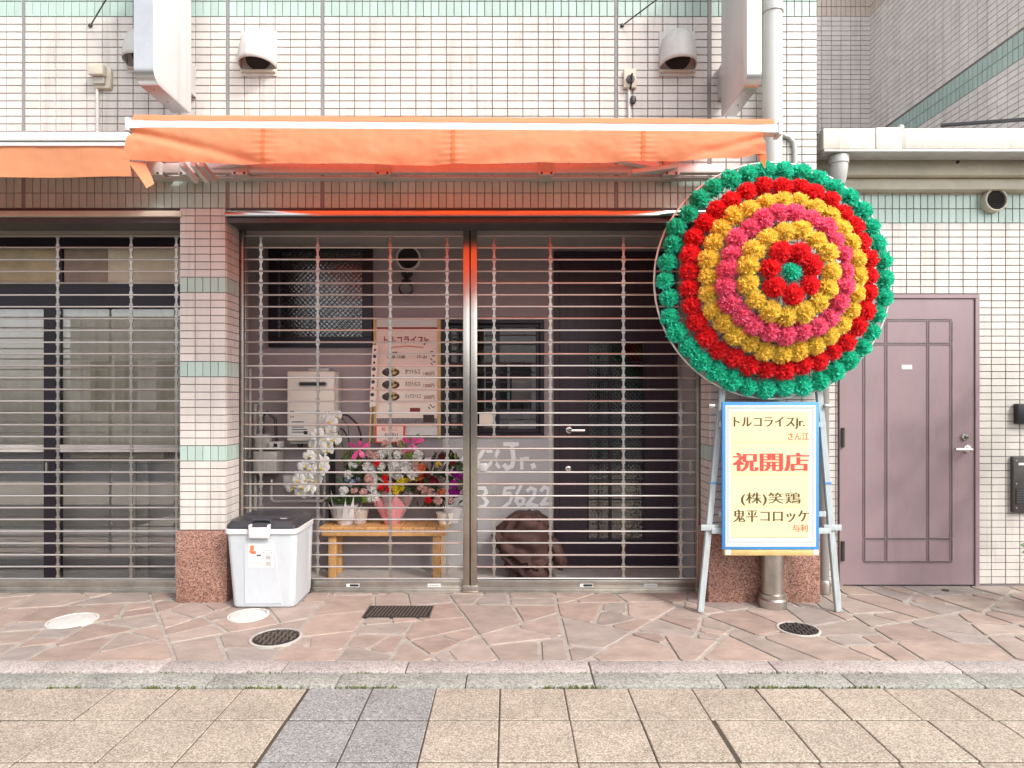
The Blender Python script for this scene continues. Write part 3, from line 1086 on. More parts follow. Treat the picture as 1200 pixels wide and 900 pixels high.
# insect-grille bars behind the left pane, as seen beside the menu
for k in range(8):
    zz = w2[2] + .1 + k * .095
    MB().box(w2[0] + .064, WX(545, BY), BY + .020, BY + .026, zz, zz + .012).build('grille_bar', M_BLACK, t, smooth=0)
MB().box(WX(535, BY), WX(538, BY), BY + .014, BY + .019, w2[2] + .07, w2[3] - .07).build('grille_bar', M_BLACK, t, smooth=0)
room('shop_room', w2[0], w2[1], w2[2], w2[3], BY + .07, BY + .9, 'dim shop room seen through the sliding window')
# things on the counter inside
cz = w2[2] + .0
t = thing('shop_shelf', 'pale shelf with a monitor standing in the dim room behind the window', 'shelf', (WX(612, BY), BY + .5, cz))
MB().box(WX(600, BY), WX(640, BY), BY + .45, BY + .7, cz + .27, cz + .47, .006).build('screen', M_ALUG, t)
MB().box(WX(596, BY), WX(642, BY), BY + .42, BY + .72, cz - .049, cz + .10, .004).build('cabinet', M_METER, t)
MB().box(WX(616, BY), WX(624, BY), BY + .52, BY + .6, cz + .101, cz + .27).build('screen_stand', M_DKGREY, t)
o = MB().box(WX(562, BY), WX(580, BY), BY - .001, BY + .003, WZ(497.5, BY), WZ(485, BY)).build('paper_note', M_CREAMPAPER, smooth=0)
o.location.y = -.0245
o.rotation_euler = (0, 0, 0)
tag(o, 'small cream paper note stuck on the sliding window', 'note')

# plum door
t = thing('plum_door', 'dark plum entrance door with a glazed lattice strip and lever handle', 'door', ((dr[0] + dr[1]) / 2, BY, 0))
frame_rect(MB(), dr[0], dr[1], -.02, dr[3], .045, BY - .015, BY + .08).build('frame', M_DARKDOOR, t)
g = (WX(690, BY), WX(754.5, BY), WZ(632, BY), WZ(401, BY))
mb = MB()
ya, yb = BY + .005, BY + .045
lx0, lx1, lz0, lz1 = dr[0] + .046, dr[1] - .046, .008, dr[3] - .046
for b in ((lx0, g[0], lz0, lz1), (g[1], lx1, lz0, lz1), (g[0], g[1], lz0, g[2]), (g[0], g[1], g[3], lz1)):
    mb.box(b[0], b[1], ya, yb, b[2], b[3])
mb.build('leaf', M_DARKDOOR, t, smooth=0)
frame_rect(MB(), g[0] - .012, g[1] + .012, g[2] - .012, g[3] + .012, .012, BY - .004, BY + .0045, 0).build('glazing_bead', M_FRAME, t, smooth=0)
MB().box(g[0], g[1], BY + .02, BY + .026, g[2], g[3]).build('pane', M_GLASSD, t, smooth=0)
MB().box(WX(713.5, BY), WX(717, BY), BY + .003, BY + .0195, g[2], g[3]).build('muntin', M_FRAME, t, smooth=0)
for k in range(1, 10):
    zz = g[2] + (g[3] - g[2]) * k / 10
    for xa, xb in ((g[0], WX(713.4, BY)), (WX(717.1, BY), g[1])):
        MB().box(xa, xb, BY + .006, BY + .0195, zz - .005, zz + .005).build('muntin', M_FRAME, t, smooth=0)
MB().box(g[0] - .02, g[1] + .02, BY + .05, BY + .055, g[2] - .02, g[3] + .02).build('curtain_backing', mat('dim_lace', (0.13, 0.12, 0.12), 0.8, noise=.5, nscale=30), t, smooth=0)
h = W(667, 504, BY)
mb = MB().lathe([(.027, 0), (.027, .008), (.02, .012)], (h.x, BY + .004, h.z), (0, -1, 0), 20)
mb.tube([(h.x, BY, h.z), (h.x, BY - .045, h.z), (h.x + .012, BY - .055, h.z), (h.x + .115, BY - .055, h.z)], .015, 10)
mb.build('lever_handle', M_STEEL, t)
h = W(666, 549.5, BY)
MB().lathe([(.025, 0), (.025, .012), (.018, .016), (.008, .017)], (h.x, BY + .004, h.z), (0, -1, 0), 20).build('lock', M_STEEL, t)

# painted lettering on the paler wall area under the sliding window
yy = BY - .003


def brush(mb, pts, w=.013):
    mb.tube([(p.x, yy, p.z) for p in [W(a, b, BY) for a, b in pts]], w, 6)
    return mb


t = thing('painted_sign', 'hand painted white shop name and phone digits on the pale grey wall under the window', 'painted sign', (w2[0], BY, 0.8))
mb = MB()
put_text(mb, "トルコライ", .03, WX(462, BY), WX(545, BY), WZ(559, BY), WZ(533, BY), yy)
mb.build('lettering', M_WHITEPAINT, t, smooth=0)


def strokes(name, lines):
    mb = MB()
    for pts, w in lines:
        P = [W(a, b, BY) for a, b in pts]
        for a, b in zip(P, P[1:]):
            d = (b - a)
            n = Vector((-d.z, 0, d.x)).normalized() * w * 1.45
            u = d.normalized() * w * .8
            mb.add([(v.x, yy - .001, v.z) for v in (a - n - u, a + n - u, b + n + u, b - n + u)], [(0, 1, 2, 3)])
            yy_shift()
    mb.build(name, M_WHITEPAINT, t, smooth=0)


def yy_shift():
    global yy
    yy -= .00004


strokes('letter', [([(591, 520.5), (606.5, 520.5)], .011), ([(600, 523), (602, 538), (600, 546), (594, 549), (591, 545)], .012)])
strokes('letter', [([(611, 537), (611.5, 549)], .009), ([(611.5, 541), (615, 537), (619, 537)], .008)])
strokes('letter', [([(624.3, 544.5), (625.5, 547.5)], .013)])
strokes('letter', [([(567, 527), (562, 535), (554, 542)], .011), ([(560, 537), (560.5, 548)], .009)])
strokes('letter', [([(571, 529), (584, 528.5), (579, 538), (571, 547)], .009), ([(578, 539), (585, 547.5)], .009)])
strokes('digit', [([(603, 571), (592, 572)], .0085), ([(592, 572), (590.5, 579), (597, 577.5), (600, 582), (597, 589), (590, 594)], .0085)])
strokes('digit', [([(611, 568), (606, 578), (604.5, 587), (608, 592), (613, 590), (614, 585), (609, 582.5), (605, 586)], .0085)])
strokes('digit', [([(618, 575), (622, 571.5), (627, 574), (626, 581), (617, 592), (623, 591), (630, 593)], .0095)])
strokes('digit', [([(634, 575), (638, 570.5), (643, 573), (642, 581), (634, 591), (640, 590), (645.5, 591)], .0095)])
strokes('digit', [([(561, 572), (568, 572), (570, 577), (566, 582), (571, 588), (568, 593), (563, 594)], .0095)])

# switch box on the right side wall
c = W(814, 546, .45)
o = MB().box(XR - .03, XR - .0005, .36, .43, 1.33 - .55, 1.33 - .45, .004).build('shutter_switch', M_ALUG)
tag(o, 'small key switch box on the pale inner side wall', 'switch')
# round vent & spotlight
c = W(479, 303, BY)


def louvre_vent(c, r, depth, m, label, ml=None):
    t = thing('round_vent', label, 'vent', c)
    ax = Vector((0, -1, 0))
    MB().lathe([(r, 0), (r, depth), (r * .93, depth + .006), (r * .84, depth + .004), (r * .82, depth - .02), (r * .82, .004)], c, ax, 36, False).build('ring', m, t)
    MB().lathe([(r * .83, .002), (r * .83, .004)], c, ax, 36).build('backing', M_BLACK, t, smooth=0)
    n = 9
    for i in range(n):
        z = -r * .72 + i * (1.44 * r) / (n - 1)
        hw = math.sqrt(max(0, (.82 * r) ** 2 - z * z))
        M = Matrix.Translation((c.x, c.y - depth + .012, c.z + z)) @ Matrix.Rotation(R(-40), 4, 'X')
        MB().box(-hw, hw, -.009, .009, -.0012, .0012, 0, 1, M).build('louvre', ml or m, t, smooth=0)
    return t


louvre_vent(Vector((c.x, BY, c.z)), .098, .03, M_HEATER, 'round louvred vent on the mauve wall above a black spotlight', M_DKGREY)
p = W(477, 320, BY)
q = W(476, 336, BY - .12)
t = thing('spotlight', 'small black spotlight on the mauve wall under the round vent', 'spotlight', (p.x, BY, p.z))
MB().lathe([(.045, 0), (.045, .015), (.03, .02)], (p.x, BY, p.z), (0, -1, 0), 20).build('base', M_BLACK, t)
MB().tube([(p.x, BY - .015, p.z), (p.x, BY - .07, p.z - .01), (q.x, q.y + .03, q.z + .02)], .012, 8).build('arm', M_BLACK, t)
ax = Vector((0.05, -.8, -.6)).normalized()
MB().lathe([(.03, -.06), (.045, -.05), (.055, .05), (.05, .05), (.045, .03)], q, ax, 20, False).build('lamp_head', M_BLACK, t)
MB().lathe([(.046, .032), (.001, .036)], q, ax, 20, False).build('lens', mat('frosted_lens', (.16, .16, .16), .3), t)

# menu board
MY = BY - .06
t = thing('menu_board', 'tall pink menu poster with three dishes and prices in a pale wooden frame', 'menu board', (WX(476, MY), MY, WZ(512, MY)))
mx0, mx1, mz0, mz1 = WX(438, MY), WX(516.5, MY), WZ(514, MY), WZ(373.5, MY)
MB().box(mx0 + .006, mx1 - .006, MY, MY + .058, mz0 + .1, mz1 - .002).build('poster_sheet', M_PINKPAPER, t, smooth=0)
for xa, xb in ((mx0, mx0 + .019), (mx1 - .022, mx1)):
    MB().box(xa, xb, MY - .012, MY + .055, mz0, mz1, .003).build('frame_rail', M_TAN_WOOD, t)
MB().box(mx1 + .001, mx1 + .03, MY + .005, MY + .05, mz0 + .02, mz1).build('backing_rail', M_BLACK, t, smooth=0)


def mrect(name, x0, y0, x1, y1, m, lift=.002):
    return MB().box(WX(x0, MY), WX(x1, MY), MY - lift, MY + .0005, WZ(y1, MY), WZ(y0, MY)).build(name, m, t, smooth=0)


mrect('clear_header', 441.5, 375, 512.5, 382.5, M_PAPERW)
mrect('header_line', 441.5, 383.5, 512.5, 385.5, M_MAROON)
for y in (430.5, 444.5, 458.5):
    mrect('menu_row', 443.5, y, 512, y + 12.2, M_CREAMPAPER)
mrect('info_panel', 443.5, 473, 512, 500, M_CREAMPAPER)
mrect('landscape_print', 441.5, 490, 512.5, 496.5, mat('grey_landscape_print', (.18, .17, .175), .6, noise=.5, nscale=60), .003)
mrect('photo_print', 496, 486, 509, 495, M_DKINK, .0035)
mrect('red_tag', 480.5, 478, 492.5, 482.5, M_MAROON, .003)
mrect('plain_strip', 474, 500.5, 513, 510, M_PAPERW)


def mtext(s, off, x0, y0, x1, y1, m, smear=0):
    mb = MB()
    put_text(mb, s, off, WX(x0, MY), WX(x1, MY), WZ(y1, MY), WZ(y0, MY), MY - .0045, smear)
    mb.build('lettering', m, t, smooth=0)


mtext("トルコライスJr.", .022, 450, 394, 504, 404.5, M_MAROON)
mtext("営業時間", .01, 455, 412, 465.5, 415, M_DKINK)
mtext("11:30~15:00", .01, 453.5, 416.5, 475, 420, M_DKINK)
mtext("17~21", .01, 489, 416.5, 500, 420, M_DKINK)
mtext("かつトルコ", .01, 475, 432.5, 492, 438, M_DKINK)
mtext("えびトルコ", .01, 475, 447, 492, 452.5, M_DKINK)
mtext("ミックストルコ", .01, 475, 461.5, 493, 467, M_DKINK)
mtext("1400円", .005, 496.5, 435.5, 509, 440.5, M_MAROON)
mtext("1500円", .005, 496.5, 449.5, 509, 454.5, M_MAROON)
mtext("2000円", .005, 496.5, 463, 509, 468, M_MAROON)
mb = MB()
mb.tube([(WX(459, MY), MY - .003, WZ(407.2, MY)), (WX(477, MY), MY - .003, WZ(405.5, MY)), (WX(496, MY), MY - .003, WZ(407.2, MY))], .004, 4)
mb.build('orange_swash', M_POR, t)
for y in (436.3, 451, 465):
    c = W(458, y, MY)
    o = MB().lathe([(.068, 0), (.068, .003), (.05, .0035)], c, (0, -1, 0), 24).build('dish_print', M_DKINK, t)
    o.scale = (1, 1, .5)
    o.location.z = (c.z - ROOTLOC[t.name].z) * .5
    for dx, mm, rr in ((-.026, M_DKGREY, .022), (.02, M_TAN_WOOD, .028), (0.008, M_PAPERW, .012), (.036, M_POR, .012)):
        MB().lathe([(rr, .0042), (rr * .9, .005)], (c.x + dx, c.y, c.z + .004 + .3 * abs(dx)), (0, -1, 0), 14).build('food_print', mm, t)
for (x, y) in ((506, 412), (508, 417), (505.5, 421), (509, 424), (506, 426.5), (505, 475), (508, 477), (503, 478)):
    c = W(x, y, MY)
    M = Matrix.Translation((c.x, MY - .003, c.z)) @ Matrix.Rotation(rnd.uniform(-1, 1), 4, 'Y')
    MB().box(-.011, .011, 0, .003, -.004, .004, 0, 1, M).build('leaf_print', M_DKGREY, t, smooth=0)

t = thing('side_banner', 'narrow patterned paper banner on a bamboo pole beside the menu board', 'banner', (WX(437, .70), .70, WZ(480, .70)))
MB().prism([(W(a, b, .70).x, W(a, b, .70).z) for a, b in ((436.5, 405), (443, 404), (440.5, 476), (433, 477.5))], .70, .703).build('banner_sheet', M_CREAMPAPER, t, smooth=0)
for k in range(9):
    c = W(439.5 - k * .45, 410 + k * 7.5, .70)
    MB().lathe([(.010 + .005 * (k % 2), 0), (.008, .0015)], (c.x, .6995, c.z), (0, -1, 0), 9).build('pattern_mark', (M_MAROON, M_DKGREY)[k % 2], t)
MB().tube([W(438, 400, .71), W(432.5, 530, .71)], .007, 8).build('bamboo_pole', M_TAN_WOOD, t)

PY = BY - .09
t = thing('pink_card', 'small red edged congratulation card below the menu board', 'card', W(457, 518, PY))
MB().box(WX(439.5, PY), WX(474, PY), PY, PY + .02, WZ(519, PY), WZ(498, PY)).build('card_back', M_INKR, t, smooth=0)
MB().box(WX(441.5, PY), WX(472.5, PY), PY - .002, PY - .0001, WZ(517.5, PY), WZ(499.5, PY)).build('card_face', M_PINKPAPER, t, smooth=0)
mb = MB()
put_text(mb, "祝", .015, WX(447, PY), WX(452, PY), WZ(505, PY), WZ(500.5, PY), PY - .003)
put_text(mb, "さん江", 0.0, WX(454, PY), WX(466, PY), WZ(504.5, PY), WZ(501, PY), PY - .003)
mb.build('lettering', M_INKR, t, smooth=0)
mb = MB()
put_text(mb, "与利", 0.0, WX(450, PY), WX(466, PY), WZ(514.5, PY), WZ(507, PY), PY - .003)
mb.build('lettering', M_DKINK, t, smooth=0)

# water heater
HY = .62
t = thing('water_heater', 'ivory wall mounted gas water heater with a slotted exhaust', 'water heater', (WX(364, HY), BY, WZ(518, HY)))
hx0, hx1, hz0, hz1 = WX(336, HY), WX(391.5, HY), WZ(517, HY), WZ(435, HY)
MB().box(hx0, hx1, HY, BY - .001, hz0, hz1, .012, 3).build('casing', M_HEATER, t)
MB().box(hx0 + .006, hx1 + .014, HY + .07, BY - .002, hz0 + .015, hz1 - .01, .004).build('side_cover', M_METER, t)
MB().box(WX(360, HY), WX(384, HY), HY + .02, BY - .002, hz1 + .0005, hz1 + .022, .003).build('mount_bracket', M_METER, t)


def slot(xa, xb, zc, r, y0, y1, m, name, par):
    pts = []
    for k in range(9):
        a = math.pi / 2 + math.pi * k / 8
        pts.append((xa + r + r * math.cos(a), zc + r * math.sin(a)))
    for k in range(9):
        a = -math.pi / 2 + math.pi * k / 8
        pts.append((xb - r + r * math.cos(a), zc + r * math.sin(a)))
    return MB().prism(pts, y0, y1).build(name, m, par)


slot(WX(349.5, HY), WX(384, HY), WZ(450.3, HY), .021, HY - .008, HY + .01, M_METER, 'exhaust_rim', t)
slot(WX(351, HY), WX(382.5, HY), WZ(450, HY), .013, HY - .0095, HY - .0081, M_BLACK, 'exhaust_slot', t)
for (x, y) in ((341, 482), (343.5, 482), (341, 488.5), (343.5, 488.5), (382.5, 483), (385.5, 483)):
    c = W(x, y, HY)
    MB().lathe([(.0055, 0), (.005, .002)], (c.x, HY, c.z), (0, -1, 0), 8).build('vent_hole', M_BLACK, t)
MB().box(WX(340, HY), WX(362, HY), HY - .0015, HY + .001, WZ(511, HY), WZ(491, HY)).build('rating_label', M_PAPERW, t, smooth=0)
for k in range(5):
    MB().box(WX(342, HY), WX(356 + (k % 2) * 4, HY), HY - .0022, HY - .0016, WZ(495 + k * 3, HY), WZ(493.8 + k * 3, HY)).build('label_print', M_DKGREY, t, smooth=0)
MB().box(WX(356, HY), WX(360.5, HY), HY - .0022, HY - .0016, WZ(509, HY), WZ(505, HY)).build('label_print', M_BLACK, t, smooth=0)
MB().box(hx0 + .015, hx1 - .06, HY + .03, BY - .005, hz0 - .022, hz0 - .0005, .004).build('base_tray', M_METER, t)
MB().lathe([(.02, 0), (.018, .03)], (WX(349, HY), HY + .06, hz0 - .022), (0, 0, -1), 12).build('drain_plug', M_BLACK, t)
for k, (xx, m_, r_) in enumerate(((372, M_PIPE, .012), (379, M_PIPE, .012), (386, M_BLACK, .012))):
    X = WX(xx, .7)
    MB().tube([(X, .72, hz0 - .001), (X, .72, .45 - .08 * k), (X + .02, .74, .40 - .08 * k)], r_, 8).build('supply_pipe', m_, t)

# meters and pipework at the left of the recess
GY = .60
t = thing('gas_meter', 'grey gas meter with a square body between pipes on the recess wall', 'meter', W(314, 560, GY))
MB().box(WX(297, GY), WX(325, GY), GY - .02, GY + .14, WZ(555, GY), WZ(529, GY), .012, 3).build('body', M_METER, t)
MB().box(WX(299, GY), WX(315, GY), GY - .01, GY + .12, WZ(527, GY), WZ(509, GY), .008, 2).build('upper_case', M_METER, t)
MB().box(WX(316, GY), WX(329, GY), GY - .03, GY + .08, WZ(525, GY), WZ(517.5, GY), .004).build('counter_box', M_WHITEP, t)
MB().box(WX(322.5, GY), WX(327, GY), GY - .033, GY - .0305, WZ(523.5, GY), WZ(519.5, GY)).build('counter_window', M_BLACK, t, smooth=0)
MB().box(WX(300, GY), WX(311, GY), GY - .027, GY - .0205, WZ(553, GY), WZ(531, GY), .002).build('front_rib', M_METER, t)
MB().tube([(WX(305, GY), GY + .05, WZ(509, GY)), (WX(305, GY), GY + .05, WZ(488, GY)), (WX(310, GY), GY + .05, WZ(483, GY)), (WX(320, GY), GY + .05, WZ(492, GY)), (WX(321, GY), GY + .05, WZ(518, GY))], .012, 8).build('meter_hose', M_BLACK, t)
for k, (xx, m_, r_, z1_) in enumerate(((288, M_PIPE, .017, 2.49), (293, M_WHITEP, .011, 1.55), (299, M_METER, .012, 1.28))):
    o = MB().tube([(WX(xx, .70), .70, .003), (WX(xx, .70), .70, z1_)], r_, 10).build('riser_pipe', m_)
    tag(o, ('thick grey riser pipe running up to the recess ceiling', 'thin white riser pipe between two grey ones', 'short grey riser pipe nearest the gas meter')[k], 'pipe', 'riser pipes by the gas meter')
t = thing('gas_valve_pipe', 'grey horizontal gas pipe with a valve low on the recess wall', 'pipe', W(318, 590, .7))
MB().tube([W(318, 563, .7), W(318, 585, .7), W(322, 588, .7), W(380, 587, .7), W(386, 580, .7)], .011, 10).build('pipe_run', M_PIPE, t)
MB().lathe([(.022, -.02), (.026, 0), (.022, .02)], W(318, 565, .7), (0, 0, 1), 14).build('union_nut', M_STEEL2, t)
MB().box(WX(333, .7), WX(343, .7), .68, .72, WZ(571, .7), WZ(557, .7), .006).build('valve_box', M_WHITEP, t)
t = thing('black_cable', 'black cables looping from the heater behind the orchid', 'cable', W(400, 560, .74))
MB().tube([W(394, 484, .74), W(408, 487, .74), W(419, 497, .74), W(423, 510, .74), W(423, 540, .74)], .008, 7).build('cable_run', M_BLACK, t)
MB().tube([W(392, 500, .74), W(402, 503, .74), W(409, 515, .74), W(411, 540, .74)], .006, 7).build('cable_run', M_BLACK, t)
MB().tube([W(390.5, 515, .76), W(390.5, 590, .76)], .016, 8).build('cable_run', M_BLACK, t)

# ------------------------------------------------------------------ grille shutters
SY = .235
sS = S(SY)
BAR_Z = [WZ(262.5 + 13.85 * k, SY) for k in range(31)]
LINK_ME = {}


def link_mesh():
    if 'l' not in LINK_ME:
        h = (BAR_Z[0] - BAR_Z[1]) - .012
        mb = MB()
        prof = [(-.5, -1), (.5, -1), (.5, -.62), (.27, -.42), (.27, .42), (.5, .62), (.5, 1), (-.5, 1), (-.5, .62), (-.27, .42), (-.27, -.42), (-.5, -.62)]
        mb.prism([(a * .025, b * h / 2) for a, b in prof], -.0035, .0035)
        LINK_ME['l'] = mb.mesh('link', M_STEEL2, smooth=0)
    return LINK_ME['l']


def shutter(xa, xb, cols, label, guides):
    t = thing('grille_shutter', label, 'shutter', ((xa + xb) / 2, SY, 0), 'grille shutters of the shopfront')
    L = xb - xa
    bm_ = MB().tube([(-L / 2, 0, 0), (L / 2, 0, 0)], .0062, 8).mesh('bar', M_BAR)
    for z in BAR_Z:
        o = link('bar', bm_, t, ((xa + xb) / 2, SY + rnd.uniform(-.002, .002), z + rnd.uniform(-.0012, .0012)))
        o.rotation_euler = (rnd.uniform(0, 3), rnd.uniform(-.0009, .0009), rnd.uniform(-.001, .001))
    for X in cols:
        for a, b in zip(BAR_Z[1:], BAR_Z[2:]):
            link('link', link_mesh(), t, (X, SY - .001, (a + b) / 2))
    MB().box(xa, xb, SY - .012, SY + .012, .028, .072, .003).build('bottom_rail', M_STEEL2, t)
    MB().box(xa, xb, SY - .018, SY + .018, .0025, .0275, .002).build('bottom_seal', M_STEEL2, t)
    MB().box(xa, xb, SY - .03, SY + .10, 2.535, 2.60).build('head_box', M_DKGREY, t, smooth=0)
    return t


def small_labels(t, xs):
    for k, x in enumerate(xs):
        z = WZ(685.3, SY)
        MB().box(WX(x, SY) - .045, WX(x, SY) + .045, SY - .0128, SY - .0122, z - .011, z + .011).build('maker_label', M_PAPERW, t, smooth=0)
        if k % 2 == 0:
            slot(WX(x, SY) - .022, WX(x, SY) + .042, z, .0075, SY - .0133, SY - .0129, M_BLACK, 'label_print', t)
        else:
            MB().box(WX(x, SY) - .035, WX(x, SY) + .035, SY - .0133, SY - .0129, z - .004, z + .004).build('label_print', M_PIPE, t, smooth=0)


px0, px1 = WX(543, SY - .02), WX(559.3, SY - .02)
pmid = (px0 + px1) / 2
lt = shutter(-1.836, px0 + .005, [WX(x, SY) for x in (306, 372.5, 457.5, 524)], 'stainless grille shutter panel in front of the bench and flowers', 0)
small_labels(lt, (414, 509))
rt = shutter(px1 - .005, XR - .005, [WX(x, SY) for x in (579, 645, 730.5, 797.5)], 'stainless grille shutter panel in front of the dark plum door', 0)
small_labels(rt, (687, 762))
nt = shutter(-4.8, -2.15, [WX(x, SY) for x in (-92, -18, 68, 154, 207)], 'stainless grille shutter of the neighbouring shop beside the narrow pillar', 0)
t = thing('shutter_post', 'pair of stainless posts standing between the two grille shutter panels', 'post', (pmid, SY, 0))
for a, b in ((px0, pmid - .004), (pmid + .004, px1)):
    MB().box(a, b, SY - .045, SY + .03, .003, 2.545, .003, 2).build('post_half', M_POST, t)
MB().box(pmid - .0035, pmid + .0035, SY - .03, SY + .02, .003, 2.54).build('post_gap', M_BLACK, t, smooth=0)
MB().box(px0 - .004, px1 + .004, SY - .05, SY + .034, .0025, .045, .002).build('post_foot', M_STEEL2, t)
for xa, lab in ((-1.845, 'stainless shutter guide rail against the narrow pillar'), (XR - .026, 'stainless shutter guide rail against the wide pillar')):
    t = thing('shutter_guide', lab, 'guide rail', (xa, SY, 0), 'shutter guide rails')
    MB().box(xa, xa + .026, SY - .03, SY - .009, .003, 2.535, .002).build('front_lip', M_STEEL2, t)
    MB().box(xa, xa + .026, SY + .009, SY + .03, .003, 2.535, .002).build('rear_lip', M_STEEL2, t)
MB().box(-1.845, XR, SY - .06, SY + .06, -.02, .0022).build('shutter_sill', M_STEEL2, smooth=0)['kind'] = 'structure'
MB().box(-4.8, -2.15, SY - .06, SY + .06, -.02, .0024).build('shutter_sill', M_STEEL2, smooth=0)['kind'] = 'structure'
# latch on right panel
o = MB().box(WX(562, SY), WX(571, SY), SY - .02, SY + .01, WZ(551.5, SY), WZ(542.5, SY), .003).build('shutter_latch', M_ALUG)
tag(o, 'small square latch on the shutter next to the steel posts', 'latch')

# ------------------------------------------------------------------ neighbouring shopfront (behind its shutter)
NY = .50
t = thing('neighbour_shopfront', 'dark framed shop window with beige blinds behind the neighbouring shutter', 'shopfront', (-3.2, NY, 0))
nx0, nx1 = -4.75, -2.16


def nrect(name, x0, y0, x1, y1, m, d0, d1, bev=0):
    return MB().box(max(nx0, x0 if x0 < -1.0 and x0 > -9 and False else WX(x0, NY)), min(nx1 + .15, WX(x1, NY)), NY + d0, NY + d1, WZ(y1, NY), WZ(y0, NY), bev).build(name, m, t, smooth=0)


FARL = -260
nrect('head_panel', FARL, 262, 245, 279, M_SHOPGREY, -.01, .05)
nrect('transom', FARL, 279.5, 245, 290, M_FRAME, -.02, .06)
nrect('name_board', FARL, 291, 66, 331, M_SIGNBOARD, .02, .04)
nrect('name_board', 73, 291, 124, 331, M_SIGNBOARD2, .02, .04)
nrect('name_board', 124.5, 291, 230, 331, M_CURTAIN, .02, .04)
nrect('board_divider', 66.3, 291, 72.7, 331, M_FRAME, 0, .05)
nrect('transom', FARL, 332, 245, 361, M_FRAME, -.02, .06)
nrect('mullion', 53.5, 361.5, 67, 694, M_FRAME, -.02, .06)
nrect('mullion', -50, 361.5, -38, 694, M_FRAME, -.02, .06)
for xa, xb in ((FARL, -50.5), (-37.5, 53), (67.5, 245)):
    nrect('pane', xa, 361.5, xb, 521, M_GLASS, .02, .024)
    nrect('lower_pane', xa, 530, xb, 694, M_GLASS, .02, .024)
    nrect('window_rail', xa, 521.3, xb, 529.7, M_SHOPGREY, 0, .05)
mb = MB()
ca, cb = WX(FARL, NY), WX(240, NY)
zc0, zc1 = WZ(524, NY), WZ(360, NY)
mb.grid(lambda u, v: Vector((ca + (cb - ca) * u, NY + .055 + .014 * math.sin(u * 150 + 2 * math.sin(u * 17)) + .004 * math.sin(v * 9 + u * 60), zc0 + (zc1 - zc0) * v)), 420, 4)
mb.build('curtain', M_CURTAIN, t, smooth=60)
nrect('lower_backing', FARL, 522, 245, 697, M_SHOPGREY, .16, .18)
nrect('folded_partition', 147, 540, 151, 690, M_ALUG, .08, .10)
nrect('folded_partition', 160, 540, 166, 690, M_ALUG, .08, .10)
nrect('inner_counter', 75, 527, 186, 538, M_SIGNBOARD, .07, .15)
MB().box(-4.8, -2.14, NY + .3, NY + .32, 0, 2.5).build('inner_wall', M_ROOM, t, smooth=0)
MB().box(-4.8, -2.30, .25, NY + .3, 2.5, 2.55).build('inner_ceiling', M_CEIL, t, smooth=0)
MB().box(-4.85, -4.8, .25, NY + .3, 0, 2.5).build('inner_side', M_ROOM, t, smooth=0)
nrect('pull_handle', 57.5, 541, 60, 552, M_STEEL2, -.04, -.021)

# ------------------------------------------------------------------ right: low wall with mauve door
LY = .34
lw_x1 = 4.6
lowtop = WZ(221, LY)
lw = thing('low_tiled_wall', 'cream tiled low wall with a mint band around the mauve door', 'wall', (3.2, LY, 0))
dx0, dx1, dz1 = WX(982, LY), WX(1145.5, LY), WZ(345.5, LY)
MB().box(CORNER - .3, lw_x1, LY + .001, LY + .2, -.02, lowtop + .12).build('wall_core', M_GROUT, lw, smooth=0)
MB().box(CORNER - .25, CORNER - .006, .214, LY, -.02, 5.0).build('corner_core', M_GROUT, lw, smooth=0)
tl = Tiler(lw)
xj = [WX(940 + 485 / 4.615, LY) + .1 * k for k in range(-13, 24)]
bz1, bz0 = WZ(130 + 457 / 4.615, LY), WZ(130 + 607 / 4.615, LY)
k = 0
rows = []
z = bz0
while z > .02:
    rows.append((max(z - .05, .0), z))
    z -= .05
for xa in xj:
    xb = xa + .1
    if xa < 1.9:
        continue
    for za, zb in rows + [(bz1, bz1 + .05), (bz1 + .05, bz1 + .1)]:
        pieces = [(xa, xb)]
        if zb > 0 and za < dz1 - .004:
            if xa >= dx0 - .006 and xb <= dx1 + .006:
                continue
            if xa < dx0 < xb:
                pieces = [(xa, dx0)]
            elif xa < dx1 < xb:
                pieces = [(dx1, xb)]
        for a, b in pieces:
            if b - a > .012 and zb - za > .012:
                tl.lay('tile', ((a + b) / 2, LY, (za + zb) / 2), round(b - a, 3) - .0052, round(zb - za, 3) - .0052, M_TILE)
    for q in (0, 1):
        for za in (bz0, bz0 + .1):
            tl.lay('mint_tile', (xa + .025 + q * .05, LY, za + .05), .045, .0948, M_MINT)
tl.finish()
t = thing('mauve_door', 'dusty mauve steel door with dark groove panels and a lever handle', 'door', ((dx0 + dx1) / 2, LY, 0))
mb = MB()
mb.box(dx0, dx1, LY - .022, LY + .05, dz1 - .028, dz1, .002, 1)
mb.box(dx0, dx0 + .026, LY - .022, LY + .05, 0, dz1 - .0285, .002, 1)
mb.box(dx1 - .030, dx1, LY - .022, LY + .05, 0, dz1 - .0285, .002, 1)
mb.build('frame', M_DOOR, t)
lx0, lx1, lz1 = dx0 + .029, dx1 - .033, dz1 - .031
DYf = LY - .012
MB().box(lx0, lx1, DYf, LY + .03, .010, lz1, .002, 1).build('leaf', M_DOOR, t)
MB().box(lx0 - .002, lx1 + .002, DYf + .01, LY + .02, .002, .0098).build('threshold_gap', M_BLACK, t, smooth=0)
gx = [WX(v, DYf) for v in (1012.5, 1038.4, 1087.4, 1114.6)]
gz = [WZ(v, DYf) for v in (375, 402.8, 631.5, 658.5)]


